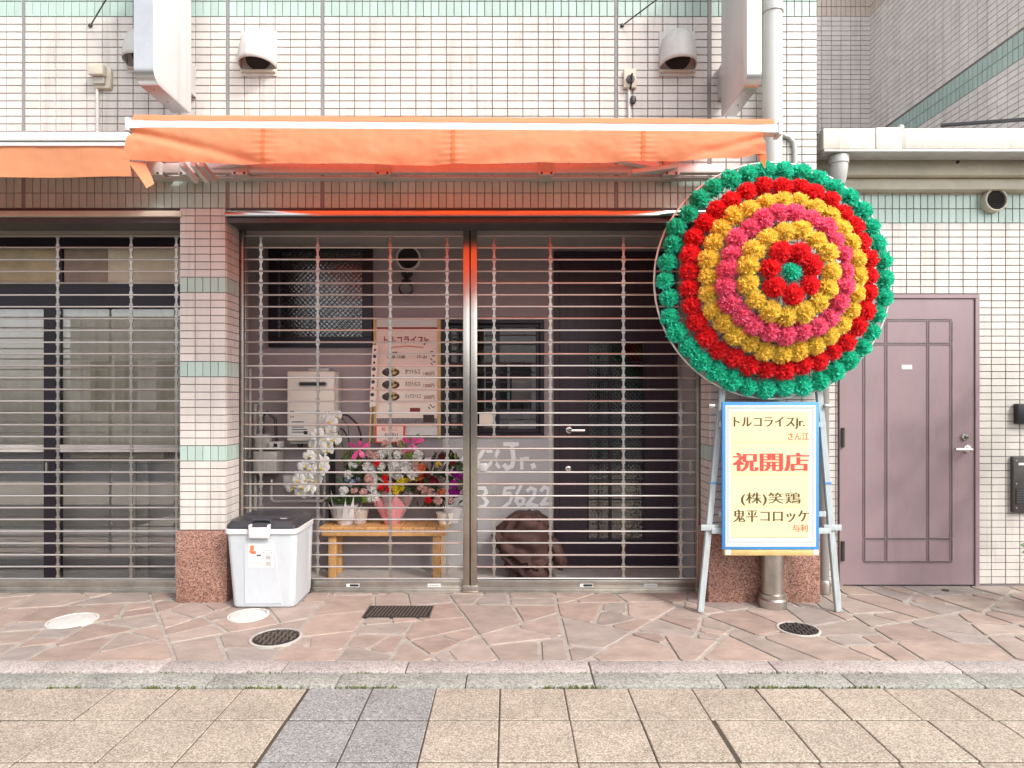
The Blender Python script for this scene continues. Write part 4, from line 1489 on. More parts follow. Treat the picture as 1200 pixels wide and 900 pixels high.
def groove(xa, xb, za, zb):
    MB().box(xa, xb, DYf - .0012, DYf + .004, za, zb).build('groove', M_DOORG, t, smooth=0)
    if xb - xa < zb - za:
        for q in (xa - .003, xb):
            MB().box(q, q + .003, DYf - .0042, DYf + .004, za, zb).build('groove_lip', M_DOOR, t, smooth=0)
    else:
        for q in (za - .003, zb):
            MB().box(xa, xb, DYf - .0042, DYf + .004, q, q + .003).build('groove_lip', M_DOOR, t, smooth=0)


gw = .0065
for i, X in enumerate(gx):
    segs = [(gz[0], gz[1]), (gz[1], gz[2]), (gz[2], gz[3])]
    for a, b in segs:
        groove(X - gw, X + gw, b + gw + .003, a - gw - .003)
for Z in gz:
    for a, b in zip(gx, gx[1:]):
        groove(a + gw + .003, b - gw - .003, Z - gw, Z + gw)
    for X in gx:
        MB().box(X - gw, X + gw, DYf - .0012, DYf + .004, Z - gw, Z + gw).build('groove', M_DOORG, t, smooth=0)
c = W(1062.5, 430.2, DYf)
MB().box(c.x - .037, c.x + .037, DYf - .003, DYf + .001, c.z - .016, c.z + .016).build('name_plate', M_PAPERW, t, smooth=0)
c = W(1130, 512, DYf)
MB().lathe([(.025, 0), (.024, .012), (.017, .02), (.006, .021)], (c.x, DYf, c.z), (0, -1, 0), 20).build('key_cylinder', M_STEEL, t)
c = W(1133, 526, DYf)
mb = MB().lathe([(.026, 0), (.026, .008), (.018, .012)], (c.x, DYf, c.z), (0, -1, 0), 18)
mb.tube([(c.x, DYf, c.z), (c.x, DYf - .05, c.z), (c.x - .015, DYf - .062, c.z), (c.x - .125, DYf - .062, c.z)], .0115, 10)
mb.build('lever_handle', M_STEEL, t)
for y in (512.5, 645):
    c = W(986.5, y, DYf)
    MB().tube([(c.x, DYf - .018, c.z - .068), (c.x, DYf - .018, c.z + .068)], .0115, 10).build('hinge', M_DKGREY, t)
louvre_vent(Vector((WX(1161, LY), LY - .004, WZ(236.8, LY))), .082, .05, M_BEIGEP, 'beige round louvred vent on the low wall under the gutter', M_DKGREY)
t = thing('intercom', 'black wall intercom box above the grey mailbox', 'intercom', (WX(1195, LY), LY, WZ(497, LY)))
MB().box(WX(1186.5, LY), WX(1186.5, LY) + .18, LY - .05, LY - .004, WZ(496.5, LY), WZ(473, LY), .006, 2).build('housing', M_BLACK, t)
MB().lathe([(.02, 0), (.018, .006)], (WX(1199, LY), LY - .05, WZ(489.5, LY)), (0, -1, 0), 16).build('button', M_ALUG, t)
t = thing('mailbox', 'dark grey metal mailbox with a vent grille fixed beside the mauve door', 'mailbox', (WX(1192, LY), LY, WZ(600, LY)))
a = WX(1183, LY)
MB().box(a, a + .34, LY - .035, LY - .004, WZ(600, LY), WZ(535, LY), .004, 2).build('body', M_DKGREY, t)
MB().box(a + .035, a + .15, LY - .037, LY - .0355, WZ(544.5, LY), WZ(541.8, LY)).build('slot_label', M_PAPERW, t, smooth=0)
MB().box(a + .015, a + .33, LY - .037, LY - .0352, WZ(590, LY), WZ(571.5, LY)).build('grille_back', M_BLACK, t, smooth=0)
for k in range(6):
    MB().box(a + .018, a + .32, LY - .041, LY - .0372, WZ(574.5 + k * 2.7, LY), WZ(573.3 + k * 2.7, LY)).build('grille_slat', M_DKGREY, t, smooth=0)
for y in (539, 566, 594):
    MB().lathe([(.006, 0), (.005, .004)], (a + .02, LY - .035, WZ(y, LY)), (0, -1, 0), 10).build('screw', M_STEEL2, t)

# gutter, fascia beam
GF = 4.15 - CAMD
gx0 = WX(965, GF)
gz0, gz1 = WZ(174.5, GF), WZ(150, GF)
t = thing('box_gutter', 'cream box gutter and fascia beam above the mauve door', 'gutter', (3.3, .2, gz0))
segs = [(gx0, WX(1026, GF)), (WX(1026, GF) + .002, WX(1057, GF)), (WX(1057, GF) + .002, 4.7)]
for i, (a, b) in enumerate(segs):
    e = .004 if i == 1 else 0
    MB().box(a, b, GF - e, GF + .14, gz0 - e, gz1 + e, .005, 2).build('gutter_trough' if i != 1 else 'joint_cover', M_GUTTER, t)
MB().box(gx0 + .002, 4.7, GF - .006, GF + .145, gz0 - .02, gz0 - .0045, .003).build('gutter_lip', M_ALUG, t)
MB().box(CORNER + .005, 4.7, .205, LY + .1, WZ(205, .205), gz0 - .002, .006, 1).build('fascia_beam', M_BEIGEP, t)
MB().box(CORNER + .006, 4.7, .262, LY + .1, WZ(222, .26), WZ(205, .205) - .0005, .012, 2).build('soffit_beam', M_BEIGEP, t)
MB().lathe([(.02, 0), (.018, .02), (.006, .028)], (WX(1058, GF), GF + .02, gz1 + .002), (0, 0, 1), 12).build('clip', M_GUTTER, t)
MB().lathe([(.012, 0), (.01, .01)], (WX(1122, .205), .2055, WZ(190, .205)), (0, -1, 0), 12).build('bolt', M_DKGREY, t)
# roof behind
mb = MB()
mb.add([(CORNER + .01, GF + .15, gz1 - .02), (4.7, GF + .15, gz1 - .02), (4.7, 2.38, gz1 + .55), (CORNER + .01, 2.38, gz1 + .55),
        (CORNER + .01, GF + .15, gz1 - .06), (4.7, GF + .15, gz1 - .06), (4.7, 2.38, gz1 + .5), (CORNER + .01, 2.38, gz1 + .5)],
       [(0, 1, 2, 3), (7, 6, 5, 4), (0, 4, 5, 1), (1, 5, 6, 2), (2, 6, 7, 3), (3, 7, 4, 0)])
tag(mb.build('low_roof', M_ALUG, smooth=0), 'low sloping metal roof between the tiled walls behind the gutter', 'roof')
o = MB().bar(W(1103, 147, .7), W(1215, 139, .15), .02, .018).build('roof_flashing', M_DKGREY)
tag(o, 'dark sloping metal flashing against the side wall above the gutter', 'flashing')
o = MB().bar(W(957.5, 158, .03), W(956.5, 126, .03), .016, .03).build('corner_bracket', M_DKGREY)
tag(o, 'small dark upright bracket at the facade corner above the gutter', 'bracket')

# drain pipe from the gutter
c = W(983, 178, .09)
t = thing('gutter_downpipe', 'grey elbow downpipe dropping from the box gutter along the wall', 'downpipe', (c.x, .2, 0))
MB().tube([(c.x, .09, gz0 - .022), (c.x, .09, gz0 - .10), (c.x - .001, .105, gz0 - .16), (c.x - .002, .15, gz0 - .22), (c.x - .06, .16, gz0 - .3)], .056, 18).build('elbow', M_PVC, t)
MB().lathe([(.062, 0), (.062, .05)], (c.x, .09, gz0 - .075), (0, 0, 1), 20).build('collar', M_PVC, t)
xx = WX(966, .16) + .005
MB().tube([(c.x - .06, .16, gz0 - .3), (c.x - .12, .17, gz0 - .5), (xx, .18, gz0 - .75), (xx, .18, .06)], .034, 14).build('pipe', mat('dark_grey_pvc', (.22, .21, .20), .45), t)
MB().lathe([(.045, 0), (.045, .07), (.038, .09)], (xx, .18, .001), (0, 0, 1), 18).build('floor_socket', M_STEEL2, t)

# rear courtyard walls
RY = 2.38
SX = 3.722
t = thing('courtyard_rear_wall', 'distant grey mauve tiled wall above the low roof next to the facade corner', 'wall', (3, RY, 3))
MB().box(1.9, SX + .1, RY + .001, RY + .1, 2.9, 6.2).build('wall_core', M_GROUT, t, smooth=0)
tl = Tiler(t)
zt = WZ(19.5, RY)
for i in range(16):
    cx = SX - .05 - .1 * i
    z = zt
    while z > 3.5:
        tl.lay('tile', (cx, RY, z - .025), .0948, .0448, M_TILE2)
        z -= .05
    for q in (0, 1):
        for k in range(4):
            tl.lay('tan_tile', (cx - .025 + q * .05, RY, zt + .05 + .1 * k), .045, .0948, M_TAN)
tl.finish()
t = thing('courtyard_side_wall', 'grey mauve tiled side wall with a slanting mint band seen past the gutter', 'wall', (SX, 1.3, 3))
MB().box(SX + .001, SX + .3, .36, RY, 2.9, 6.2).build('wall_core', M_GROUT, t, smooth=0)
tl = Tiler(t)


def side_z(px, py):
    s = (px - VPX) / SX
    return CAMH + (VPY - py) / s


mb0 = side_z(1062, 148)           # lower edge of the mint band
bandz0 = CAMH + (466 - 67) / ((1200 - VPX) / SX)
bandz1 = bandz0 + .2
for i in range(20):
    cy = RY - .05 - .1 * i
    z = zt
    while z > bandz1 + .02:
        tl.lay('tile', (SX, cy, z - .025), .0948, .0448, M_TILE2, -math.pi / 2)
        z -= .05
    z = bandz0
    while z > 3.0:
        tl.lay('tile', (SX, cy, z - .025), .0948, .0448, M_TILE2, -math.pi / 2)
        z -= .05
    for q in (0, 1):
        for k in range(2):
            tl.lay('mint_tile', (SX, cy - .025 + q * .05, bandz0 + .05 + .1 * k), .045, .0948, M_MINT, -math.pi / 2)
        for k in range(4):
            tl.lay('tan_tile', (SX, cy - .025 + q * .05, zt + .05 + .1 * k), .045, .0948, M_TAN, -math.pi / 2)
tl.finish()

# tall potted shrub beside the mailbox: only a leaf or two reach into the photograph
SHX, SHY = 3.66, -.42
t = thing('potted_shrub', 'tall leafy potted shrub standing beside the mailbox in front of the tiled wall', 'shrub', (SHX, SHY, 0))
MB().lathe([(.13, 0.001), (.17, .32), (.18, .33), (.165, .325), (.155, .29)], (SHX, SHY, 0), n=24).build('pot', M_METER, t)
shr = random.Random(8)
mb = MB().tube([(SHX, SHY, .25), (SHX + .02, SHY, .8), (SHX - .02, SHY + .02, 1.5), (SHX, SHY, 1.95)], [.022, .018, .012, .005], 8)
tips = []
for k in range(26):
    z0 = .5 + 1.4 * k / 26
    a = k * 2.4
    L = .36 - .20 * abs(k / 26 - .45)
    e = Vector((SHX + math.cos(a) * L, SHY + math.sin(a) * L, z0 + .22))
    mb.tube([(SHX, SHY, z0), (SHX + math.cos(a) * L * .5, SHY + math.sin(a) * L * .5, z0 + .13), e], [.008, .005, .002], 5)
    tips += [Vector((SHX, SHY, z0)).lerp(e, f) for f in (.35, .5, .65, .8, .95, 1.05)]
mb.build('trunk', M_LEAFD, t)
mb = MB()
for p in tips:
    for k in range(4):
        d = Vector((shr.gauss(0, 1), shr.gauss(0, 1), shr.gauss(.2, .6))).normalized()
        n_ = d.orthogonal().normalized() * .022
        b = p + Vector((shr.gauss(0, .03), shr.gauss(0, .03), shr.gauss(0, .03)))
        m_ = b + d * .05
        mb.add([b, m_ - n_, b + d * .10, m_ + n_, m_ + d.cross(n_) * .2], [(0, 1, 4), (1, 2, 4), (2, 3, 4), (3, 0, 4)])
o = mb.build('foliage', M_LEAF, t, smooth=60, fixn=False)
o['kind'] = 'stuff'
for k in range(5):
    b = W(1206 + 2 * k, 640 + 6 * k, SHY)
    d = Vector((-1, -.2, .15 - .2 * k)).normalized()
    n_ = Vector((0, .4, 1)).normalized() * .016
    m_ = b + d * .035
    mb = MB()
    mb.add([b, m_ - n_, b + d * .07, m_ + n_, m_ + Vector((0, -.005, 0))], [(0, 1, 4), (1, 2, 4), (2, 3, 4), (3, 0, 4)])
    mb.tube([b, (SHX, SHY, .36)], .002, 4)
    mb.build('low_shoot', M_LEAF, t, smooth=60, fixn=False)

# ------------------------------------------------------------------ things on the upper facade
def vent_hood(px, py0, py1, label):
    r = 21.5 / S(-.05)
    cx, zt, zb = WX(px, -.05), WZ(py0, -.05), WZ(py1, -.05)
    t = thing('vent_hood', label, 'vent hood', (cx, 0, zb), 'white vent hoods on the facade')
    D = .155
    mb = MB()
    zc = zb + .02
    H = zt - zc

    def f(u, v):
        # u: across the half circle in plan, v: from bottom rim up over the crown
        a = math.pi * u
        el = (math.pi / 2) * v
        k = math.cos(el) ** .55
        return Vector((cx - math.cos(a) * r * k, -.006 - math.sin(a) ** .8 * D * math.cos(el) ** .7, zc + H * math.sin(el)))
    mb.grid(f, 28, 14)
    o = mb.build('hood_shell', M_WHITEP, t, smooth=60)
    md = o.modifiers.new('solid', 'SOLIDIFY')
    md.thickness = .005
    MB().box(cx - r, cx + r, -.012, -.006, zb - .03, zt + .005, .002, 1).build('back_flange', M_WHITEP, t)
    MB().box(cx - r * .95, cx + r * .95, -.03, -.0125, zb - .012, zb + .006, .003, 1).build('drip_lip', M_BEIGEP, t)
    mb = MB().lathe([(r * .72, 0), (r * .72, .003)], (cx, -.0125, zb + .09), (0, -1, 0), 24)
    mb.build('duct_opening', M_DKGREY, t, smooth=0)
    return t


vent_hood(300.5, 33.5, 80, 'white vent hood on the facade between the left projecting sign and the movement joint')
vent_hood(795.5, 33.5, 80, 'white vent hood on the facade next to the projecting sign by the downpipe')
vent_hood(166, 33.5, 76, 'white vent hood half hidden behind the projecting sign')


def sign_box(x0, x1, zb, label):
    ya, yb = -.55, -.12
    zt = zb + 1.25
    t = thing('projecting_sign', label, 'sign', ((x0 + x1) / 2, -.3, zb), 'blank projecting signs on the facade')
    rr = .075

    def outline(ins):
        pts = []
        for (cy, cz, a0) in ((ya + rr, zb + rr, 180), (yb - rr * .3, zb + rr * .3, 270), (yb - rr * .3, zt - rr * .3, 0), (ya + rr, zt - rr, 90)):
            r_ = (rr if cy < (ya + yb) / 2 else rr * .3) - ins
            for k in range(7):
                a = R(a0 + 90 * k / 6)
                pts.append((cy + r_ * math.cos(a), cz + r_ * math.sin(a)))
        return pts
    o_ = outline(0)
    n = len(o_)
    mb = MB()
    vs = [(x0 + .006, y, z) for y, z in o_] + [(x1 - .006, y, z) for y, z in o_]
    mb.add(vs, [tuple(range(n)), tuple(range(2 * n - 1, n - 1, -1))] + [(i, i + n, (i + 1) % n + n, (i + 1) % n) for i in range(n)])
    mb.build('case', mat('satin_aluminium', (.60, .60, .61), .3, .85, noise=.08, nscale=6), t)
    for s_, xx in ((-1, x0), (1, x1)):
        i1, i2 = outline(0), outline(.012)
        base = xx - s_ * .0055
        tip = xx
        mb = MB()
        mb.add([(base, y, z) for y, z in i1] + [(tip, y, z) for y, z in i2],
               [tuple(range(n, 2 * n)), tuple(range(n - 1, -1, -1))] + [(i, (i + 1) % n, (i + 1) % n + n, i + n) for i in range(n)])
        mb.build('face_panel', M_SIGNFACE, t)
    for zz in (zb + .16, zb + .95):
        MB().box((x0 + x1) / 2 - .03, (x0 + x1) / 2 + .03, yb + .001, -.006, zz, zz + .2).build('wall_bracket', M_ALUG, t, smooth=0)
    for k in (.25, .6):
        MB().lathe([(.007, 0), (.005, .004)], ((x0 + x1) / 2, ya + (yb - ya) * k, zb), (0, 0, -1), 10).build('drain_screw', M_STEEL2, t)
    return t


sign_box(-2.128, -2.007, WZ(134, -.12), 'blank white projecting sign box between the socket box and the vent hood')
sign_box(1.345, 1.437, WZ(138, -.12), 'blank white projecting sign box next to the grey downpipe')
for a, b, lab in ((W(106, 30, -.008), Vector((-2.07, -.5, 4.02)), 'thin stay rod from the wall to the sign next to the vent hood pair'),
                  (W(729, 30, -.008), Vector((1.39, -.5, 4.02)), 'thin stay rod from the wall to the sign next to the downpipe')):
    t = thing('stay_rod', lab, 'stay rod', a, 'stay rods of the projecting signs')
    MB().tube([a, b], .0045, 8).build('rod', M_DKGREY, t)
    MB().lathe([(.014, 0), (.012, .01), (.006, .014)], a + Vector((0, .003, 0)), (0, -1, 0), 12).build('wall_eye', M_DKGREY, t)


def socket_box(px0, px1, py0, py1, cx, cy1, label, hood):
    t = thing('socket_box', label, 'socket box', (WX((px0 + px1) / 2, -.03), 0, WZ(py1, -.03)), 'outdoor socket boxes on the facade')
    a, b, za, zb = WX(px0, -.03), WX(px1, -.03), WZ(py1, -.03), WZ(py0, -.03)
    MB().box(a, b, -.035, -.006, za, zb, .006, 2).build('box', M_BEIGEP, t)
    if hood:
        mb = MB()
        mb.prism([(-.045, 0), (-.0355, .0)], 0, .001) if False else None
        MB().box(a - .008, b - .02, -.085, -.0355, za + .065, zb + .002, .008, 2).build('rain_hood', M_BEIGEP, t)
        MB().box(a + .004, b - .03, -.055, -.0355, za + .02, za + .064, .004).build('plug', M_METER, t)
    else:
        c = ((a + b) / 2, -.0355, (za + zb) / 2 - .01)
        MB().lathe([(.028, 0), (.026, .012), (.014, .014)], c, (0, -1, 0), 16).build('cable_gland', M_DKGREY, t)
        MB().tube([c, (c[0] + .005, -.07, c[2] + .02), (c[0] + .002, -.06, c[2] - .03), (c[0], -.03, za - .01)], .006, 6).build('cable', M_BLACK, t)
        MB().lathe([(.016, -.02), (.022, 0), (.016, .02)], (WX(742, -.03), -.03, WZ(117, -.03)), (0, 0, 1), 10).build('cable_knob', M_DKGREY, t)
    MB().tube([(WX(cx, -.02), -.02, za + .002), (WX(cx + .4, -.02), -.02, WZ(cy1, -.02))], .010, 10).build('conduit', M_WHITEP, t)


socket_box(110.5, 130, 79, 103.5, 114, 175, 'beige hooded outdoor socket box with a conduit below the stay rod', True)
socket_box(731, 746, 80.5, 103, 737, 150, 'small beige socket box with a dark cable gland beside the movement joint', False)

# main downpipe
X, Y = WX(905, -.095), -.095
t = thing('facade_downpipe', 'thick grey downpipe running down the facade behind the flower wreath', 'downpipe', (X, Y, 0))
MB().tube([(X, Y, .96), (X, Y, 5.0)], .0605, 24).build('pipe', M_PVC, t)
MB().tube([(X, Y, .035), (X, Y, .955)], .0665, 24).build('steel_guard', M_STEEL2, t)
MB().lathe([(.088, 0.001), (.088, .05), (.078, .06), (.078, .085), (.068, .09)], (X, Y, 0), n=28).build('base_collar', M_STEEL2, t)
MB().lathe([(.0675, 0), (.0675, .012)], (X, Y, .56), n=24).build('guard_joint', M_STEEL, t)
z = WZ(12, -.1)
MB().lathe([(.068, 0), (.068, .04)], (X, Y, z - .02), n=24).build('pipe_clamp', M_ALUG, t)
MB().box(X - .09, X + .09, -.04, -.006, z - .015, z + .015).build('clamp_bracket', M_ALUG, t, smooth=0)
o = MB().tube([W(917, 158, -.02), W(925, 161, -.02), W(930, 167, -.02), W(931.5, 176, -.02), W(931.5, 215, -.02)], .014, 10).build('curved_conduit', M_PVC)
tag(o, 'thin curved conduit on the tiles beside the thick downpipe', 'conduit')

# ------------------------------------------------------------------ awnings
def awning_things():
    AY = -1.0
    t = thing('orange_awning', 'orange canvas retractable awning with a drooping valance over the shop shutter', 'awning', (-.27, -.5, 2.5))
    L0, L1 = W(146.5, 145.2, AY), W(917, 150.3, AY)
    tilt = (L1.z - L0.z)

    def bz(X):
        return L0.z + tilt * (X - L0.x) / (L1.x - L0.x)
    # front bar
    mb = MB()
    for dz0, dz1, y0, y1 in ((-.020, .019, AY - .0, AY + .06),):
        vs = []
        for X in (L0.x + .02, L1.x - .02):
            vs += [(X, y0, bz(X) + dz0), (X, y1, bz(X) + dz0), (X, y1, bz(X) + dz1), (X, y0, bz(X) + dz1)]
        mb.add(vs, [(0, 1, 2, 3), (7, 6, 5, 4), (0, 4, 5, 1), (1, 5, 6, 2), (2, 6, 7, 3), (3, 7, 4, 0)])
    mb.build('front_bar', M_ALU, t)
    for X in (L0.x, L1.x - .02):
        MB().box(X, X + .02, AY - .004, AY + .065, bz(X) - .032, bz(X) + .034, .004).build('end_cap', M_ALU, t)
    # canvas rolled over the top of the bar
    mb = MB()
    mb.grid(lambda u, v: Vector((L0.x + .035 + u * (L1.x - L0.x - .075), AY - .002 + .03 * v, bz(L0.x + u * (L1.x - L0.x)) + .0195 + .034 * math.sin(min(1, v * 1.4) * math.pi / 2) + .0012 * math.sin(u * 90))), 80, 6)
    mb.build('canvas_hem', M_ORANGE, t, smooth=60)
    mb = MB()
    roll = (-.13, 2.97)
    mb.grid(lambda u, v: Vector((L0.x + .05 + u * (L1.x - L0.x - .11), AY + .03 + (roll[0] - AY - .03) * v, bz(L0.x + u * (L1.x - L0.x)) + .042 + (roll[1] - bz(0) - .042) * v - .018 * math.sin(math.pi * v) + .003 * math.sin(u * 40) * math.sin(math.pi * v))), 80, 12)
    mb.build('canopy', M_ORANGE_TOP, t, smooth=60)
    # valance
    vx0, vx1 = WX(153, AY), WX(895.5, AY)

    def bottom(px):
        pts = [(146, 189), (165, 189.5), (230, 191.5), (330, 193), (480, 194), (620, 193), (700, 191), (800, 189), (860, 187.5), (875, 184.5), (886, 181), (898, 181)]
        for (a, b), (c, d) in zip(pts, pts[1:]):
            if a <= px <= c:
                return b + (d - b) * (px - a) / (c - a)
        return pts[-1][1]

    def val(u, v):
        px = 153 + u * (894 - 153)
        px += (-7 * v ** 1.6) * max(0, 1 - u * 12) + 3 * v * max(0, (u - .95) / .05)
        X = WX(px, AY)
        ztop = bz(X) - .0215
        zbot = WZ(bottom(max(146, min(898, px))), AY)
        # diagonal drag folds from the corner, gathers near the seams, slow waves
        e = math.exp(-((v - (.10 + u * 4.2)) / .13) ** 2) * math.exp(-u * 7) * .030
        w_ = .010 * math.sin(u * 21 + 1.1) * v + .006 * math.sin(u * 47 + v * 2.5) * v
        g = 0
        for sx in (.212, .511, .81):
            d = u - sx
            g += .0022 * math.sin(v * 38) * math.exp(-(d / .018) ** 2)
            g += .008 * math.exp(-(d / .03) ** 2) * v
        fr = math.exp(-((v - (.25 + (1 - u) * 5.5)) / .16) ** 2) * math.exp(-(1 - u) * 9) * .022
        nz = mnoise.noise(Vector((u * 26, v * 2.2, 0))) * .010 * v + mnoise.noise(Vector((u * 70, v * 5, 3))) * .0025
        return Vector((X, AY - .012 - w_ + e - g + fr + nz - .02 * math.sin(v * math.pi) * .5, ztop + (zbot - ztop) * v))
    MB().grid(val, 300, 26).build('valance', M_ORANGE, t, smooth=60)
    for sx in (.212, .511, .81):
        mb = MB()
        mb.grid(lambda a, b: val(sx - .0028 + .0056 * a, .03 + .96 * b) + Vector((0, -.0035, 0)), 2, 18)
        mb.build('seam_strip', M_ORANGE_D, t, smooth=60)
    mb = MB()
    mb.grid(lambda a, b: val(a, .985 + .012 * b) + Vector((0, -.002, 0)), 200, 1)
    mb.build('hem_strip', M_ORANGE, t, smooth=60)
    # hanging tails at both corners
    mb = MB()
    a, b, c_, d = W(149, 189, AY - .02), W(168, 189.5, AY - .015), W(179, 214.5, AY - .01), W(171.5, 220.5, AY - .03)
    mb.grid(lambda u, v: (a + (b - a) * u) * (1 - v) + (d + (c_ - d) * u) * v + Vector((0, .012 * math.sin(v * 3) + .01 * u, 0)), 4, 10)
    mb.build('hanging_tail', M_ORANGE, t, smooth=60)
    mb = MB()
    a, b, c_ = W(887, 181, AY - .002), W(898.5, 181, AY + .02), W(896.5, 198, AY + .03)
    mb.grid(lambda u, v: (a + (b - a) * u) * (1 - v) + c_ * v, 4, 6)
    mb.build('hanging_tail', M_ORANGE_D, t, smooth=60)  # deeper orange puts the backlit underside of this tail into its colour
    # roller, torsion bar, brackets, arms
    MB().tube([(L0.x + .04, -.13, 2.975), (L1.x - .1, -.13, 2.975)], .045, 18).build('roller_tube', M_ALU, t)
    zt0, zt1 = WZ(206.5, -.12), WZ(194, -.12)
    MB().box(-2.30, 1.36, -.145, -.095, zt0 + .014, zt1, .004).build('torsion_bar', M_ALUG, t)
    MB().box(-2.31, 1.37, -.10, -.03, zt0 - .004, zt0 + .009, .003).build('wall_rail', M_ALUG, t)
    for px in (184, 222, 284, 450, 640, 785):
        X = WX(px, -.12)
        MB().box(X - .045, X + .045, -.155, -.006, zt0 + .001, zt1 + .012, .004).build('wall_bracket', M_METER, t)
        MB().box(X - .05, X + .05, -.165, -.14, zt0 - .006, zt0 + .012, .003).build('clamp_plate', M_ALUG, t)
        for q in (-.03, .03):
            MB().lathe([(.008, 0), (.006, .006)], (X + q, -.1655, zt0 + .004), (0, -1, 0), 8).build('bolt', M_DKGREY, t)
    for s_, (pxw, pxe) in ((1, (250, 470)), (-1, (770, 560))):
        pw, pe = Vector((WX(pxw, -.12), -.13, zt1 - .01)), Vector((WX(pxe, -.5), -.52, 2.86))
        pf = Vector((WX(205 if s_ > 0 else 845, AY), AY + .06, bz(0) - .005))
        MB().bar(pw, pe, .045, .05, .006).build('folding_arm', M_ALU, t)
        MB().bar(pe, pf, .04, .045, .006).build('folding_arm', M_ALU, t)
        MB().lathe([(.04, -.035), (.04, .035)], pe, (0, 0, 1), 16).build('elbow_joint', M_ALUG, t)
    # hinged arm ends that show below the valance
    for k, px in enumerate((213, 226, 236)):
        A, B = W(px, 192, -.45), W(px + 17, 212, -.16)
        MB().bar(A, B, .032, .03, .004).build('arm_bracket', M_ALU if k < 2 else M_ALUG, t)
    A, B = W(738, 203, -.3), W(792, 196, -.14)
    MB().bar(A, B, .028, .05, .004).build('arm_bracket', M_METER, t)

    # neighbour awning
    AY2 = -.52
    t = thing('retracted_awning', 'half retracted orange awning over the neighbouring shop shutter', 'awning', (-3.4, -.4, 2.6))
    xa, xb = -4.75, WX(153, AY2)
    MB().box(xa, xb, AY2, AY2 + .3, WZ(164, AY2), WZ(154, AY2), .006).build('cassette_cover', M_ALU, t)
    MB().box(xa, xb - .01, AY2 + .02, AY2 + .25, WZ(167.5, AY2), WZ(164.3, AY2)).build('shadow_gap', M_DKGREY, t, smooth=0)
    MB().box(xa, xb, AY2 - .015, AY2 + .03, WZ(172, AY2), WZ(168, AY2), .002).build('front_bar', M_ALU, t)
    zt_, zb_ = WZ(172, AY2), WZ(207.5, AY2)

    def val2(u, v):
        X = xa + (xb - .012 - xa) * u
        bow = .010 * math.sin(math.pi * min(1, u * 1.1)) * v
        return Vector((X + .025 * v * (u > .985), AY2 - .004 + .010 * math.sin(u * 24) * v + .004 * mnoise.noise(Vector((u * 30, v * 3, 0))), zt_ + (zb_ - zt_) * v - bow))
    MB().grid(val2, 200, 10).build('valance', M_ORANGE, t, smooth=60)
    mb = MB()
    mb.grid(lambda u, v: Vector((xa + (xb - xa) * u, AY2 + .02 + (-.1 - AY2) * v, WZ(168.5, AY2) + .14 * v)), 20, 4)
    mb.build('canopy', M_ORANGE_TOP, t, smooth=60)
    MB().box(xa, xb - .3, -.14, -.02, 2.80, 2.90, .006).build('wall_rail', M_ALUG, t)
    for k in range(3):
        X = -2.5 - k * .8
        MB().box(X - .04, X + .04, AY2 + .2, -.006, 2.86, 2.93, .006).build('support_arm', M_ALUG, t)


awning_things()

# ------------------------------------------------------------------ plastic bin
bx = (-1.745, -1.352, -.14, .205)          # bottom
tx = (-1.778, -1.340, -.158, .200)          # under the rim
ZR = .505
t = thing('storage_bin', 'pale grey plastic bin with a charcoal lid standing in front of the shutter', 'bin', ((bx[0] + bx[1]) / 2, .03, 0))


def rrect(x0, x1, y0, y1, r, n=5):
    pts = []
    for cx, cy, a0 in ((x1 - r, y0 + r, -90), (x1 - r, y1 - r, 0), (x0 + r, y1 - r, 90), (x0 + r, y0 + r, 180)):
        for k in range(n + 1):
            a = R(a0 + 90 * k / n)
            pts.append((cx + r * math.cos(a), cy + r * math.sin(a)))
    return pts


def loft(mb, rings):
    """rings: list of (outline, z)"""
    prev = None
    n = len(rings[0][0])
    for pts, z in rings:
        cur = [mb.bm.verts.new((p[0], p[1], z)) for p in pts]
        if prev:
            for k in range(n):
                mb.bm.faces.new((prev[k], prev[(k + 1) % n], cur[(k + 1) % n], cur[k]))
        else:
            mb.bm.faces.new(list(reversed(cur)))
        prev = cur
    mb.bm.faces.new(prev)
    return mb


def lerp4(f, ins=0):
    v = [bx[i] + (tx[i] - bx[i]) * f for i in range(4)]
    return (v[0] + ins, v[1] - ins, v[2] + ins, v[3] - ins)


loft(MB(), [(rrect(*lerp4(0, .012), .03), .002), (rrect(*lerp4(0.01, .002), .035), .012), (rrect(*lerp4(0.04), .035), .03), (rrect(*lerp4(1), .035), ZR - .03)]).build('body', M_BIN, t)
e = .012
loft(MB(), [(rrect(tx[0] - .002, tx[1] + .002, tx[2] - .002, tx[3] + .001, .035), ZR - .034), (rrect(tx[0] - e, tx[1] + e, tx[2] - e, tx[3] + .004, .04), ZR - .03),
            (rrect(tx[0] - e, tx[1] + e, tx[2] - e, tx[3] + .004, .04), ZR - .004), (rrect(tx[0] - e + .004, tx[1] + e - .004, tx[2] - e + .004, tx[3], .038), ZR)]).build('rim', M_BINW, t)
# raised front panel
fz0, fz1 = .03, .44


def front(u, z):
    f = z / (ZR - .03)
    return bx[2] + (tx[2] - bx[2]) * f


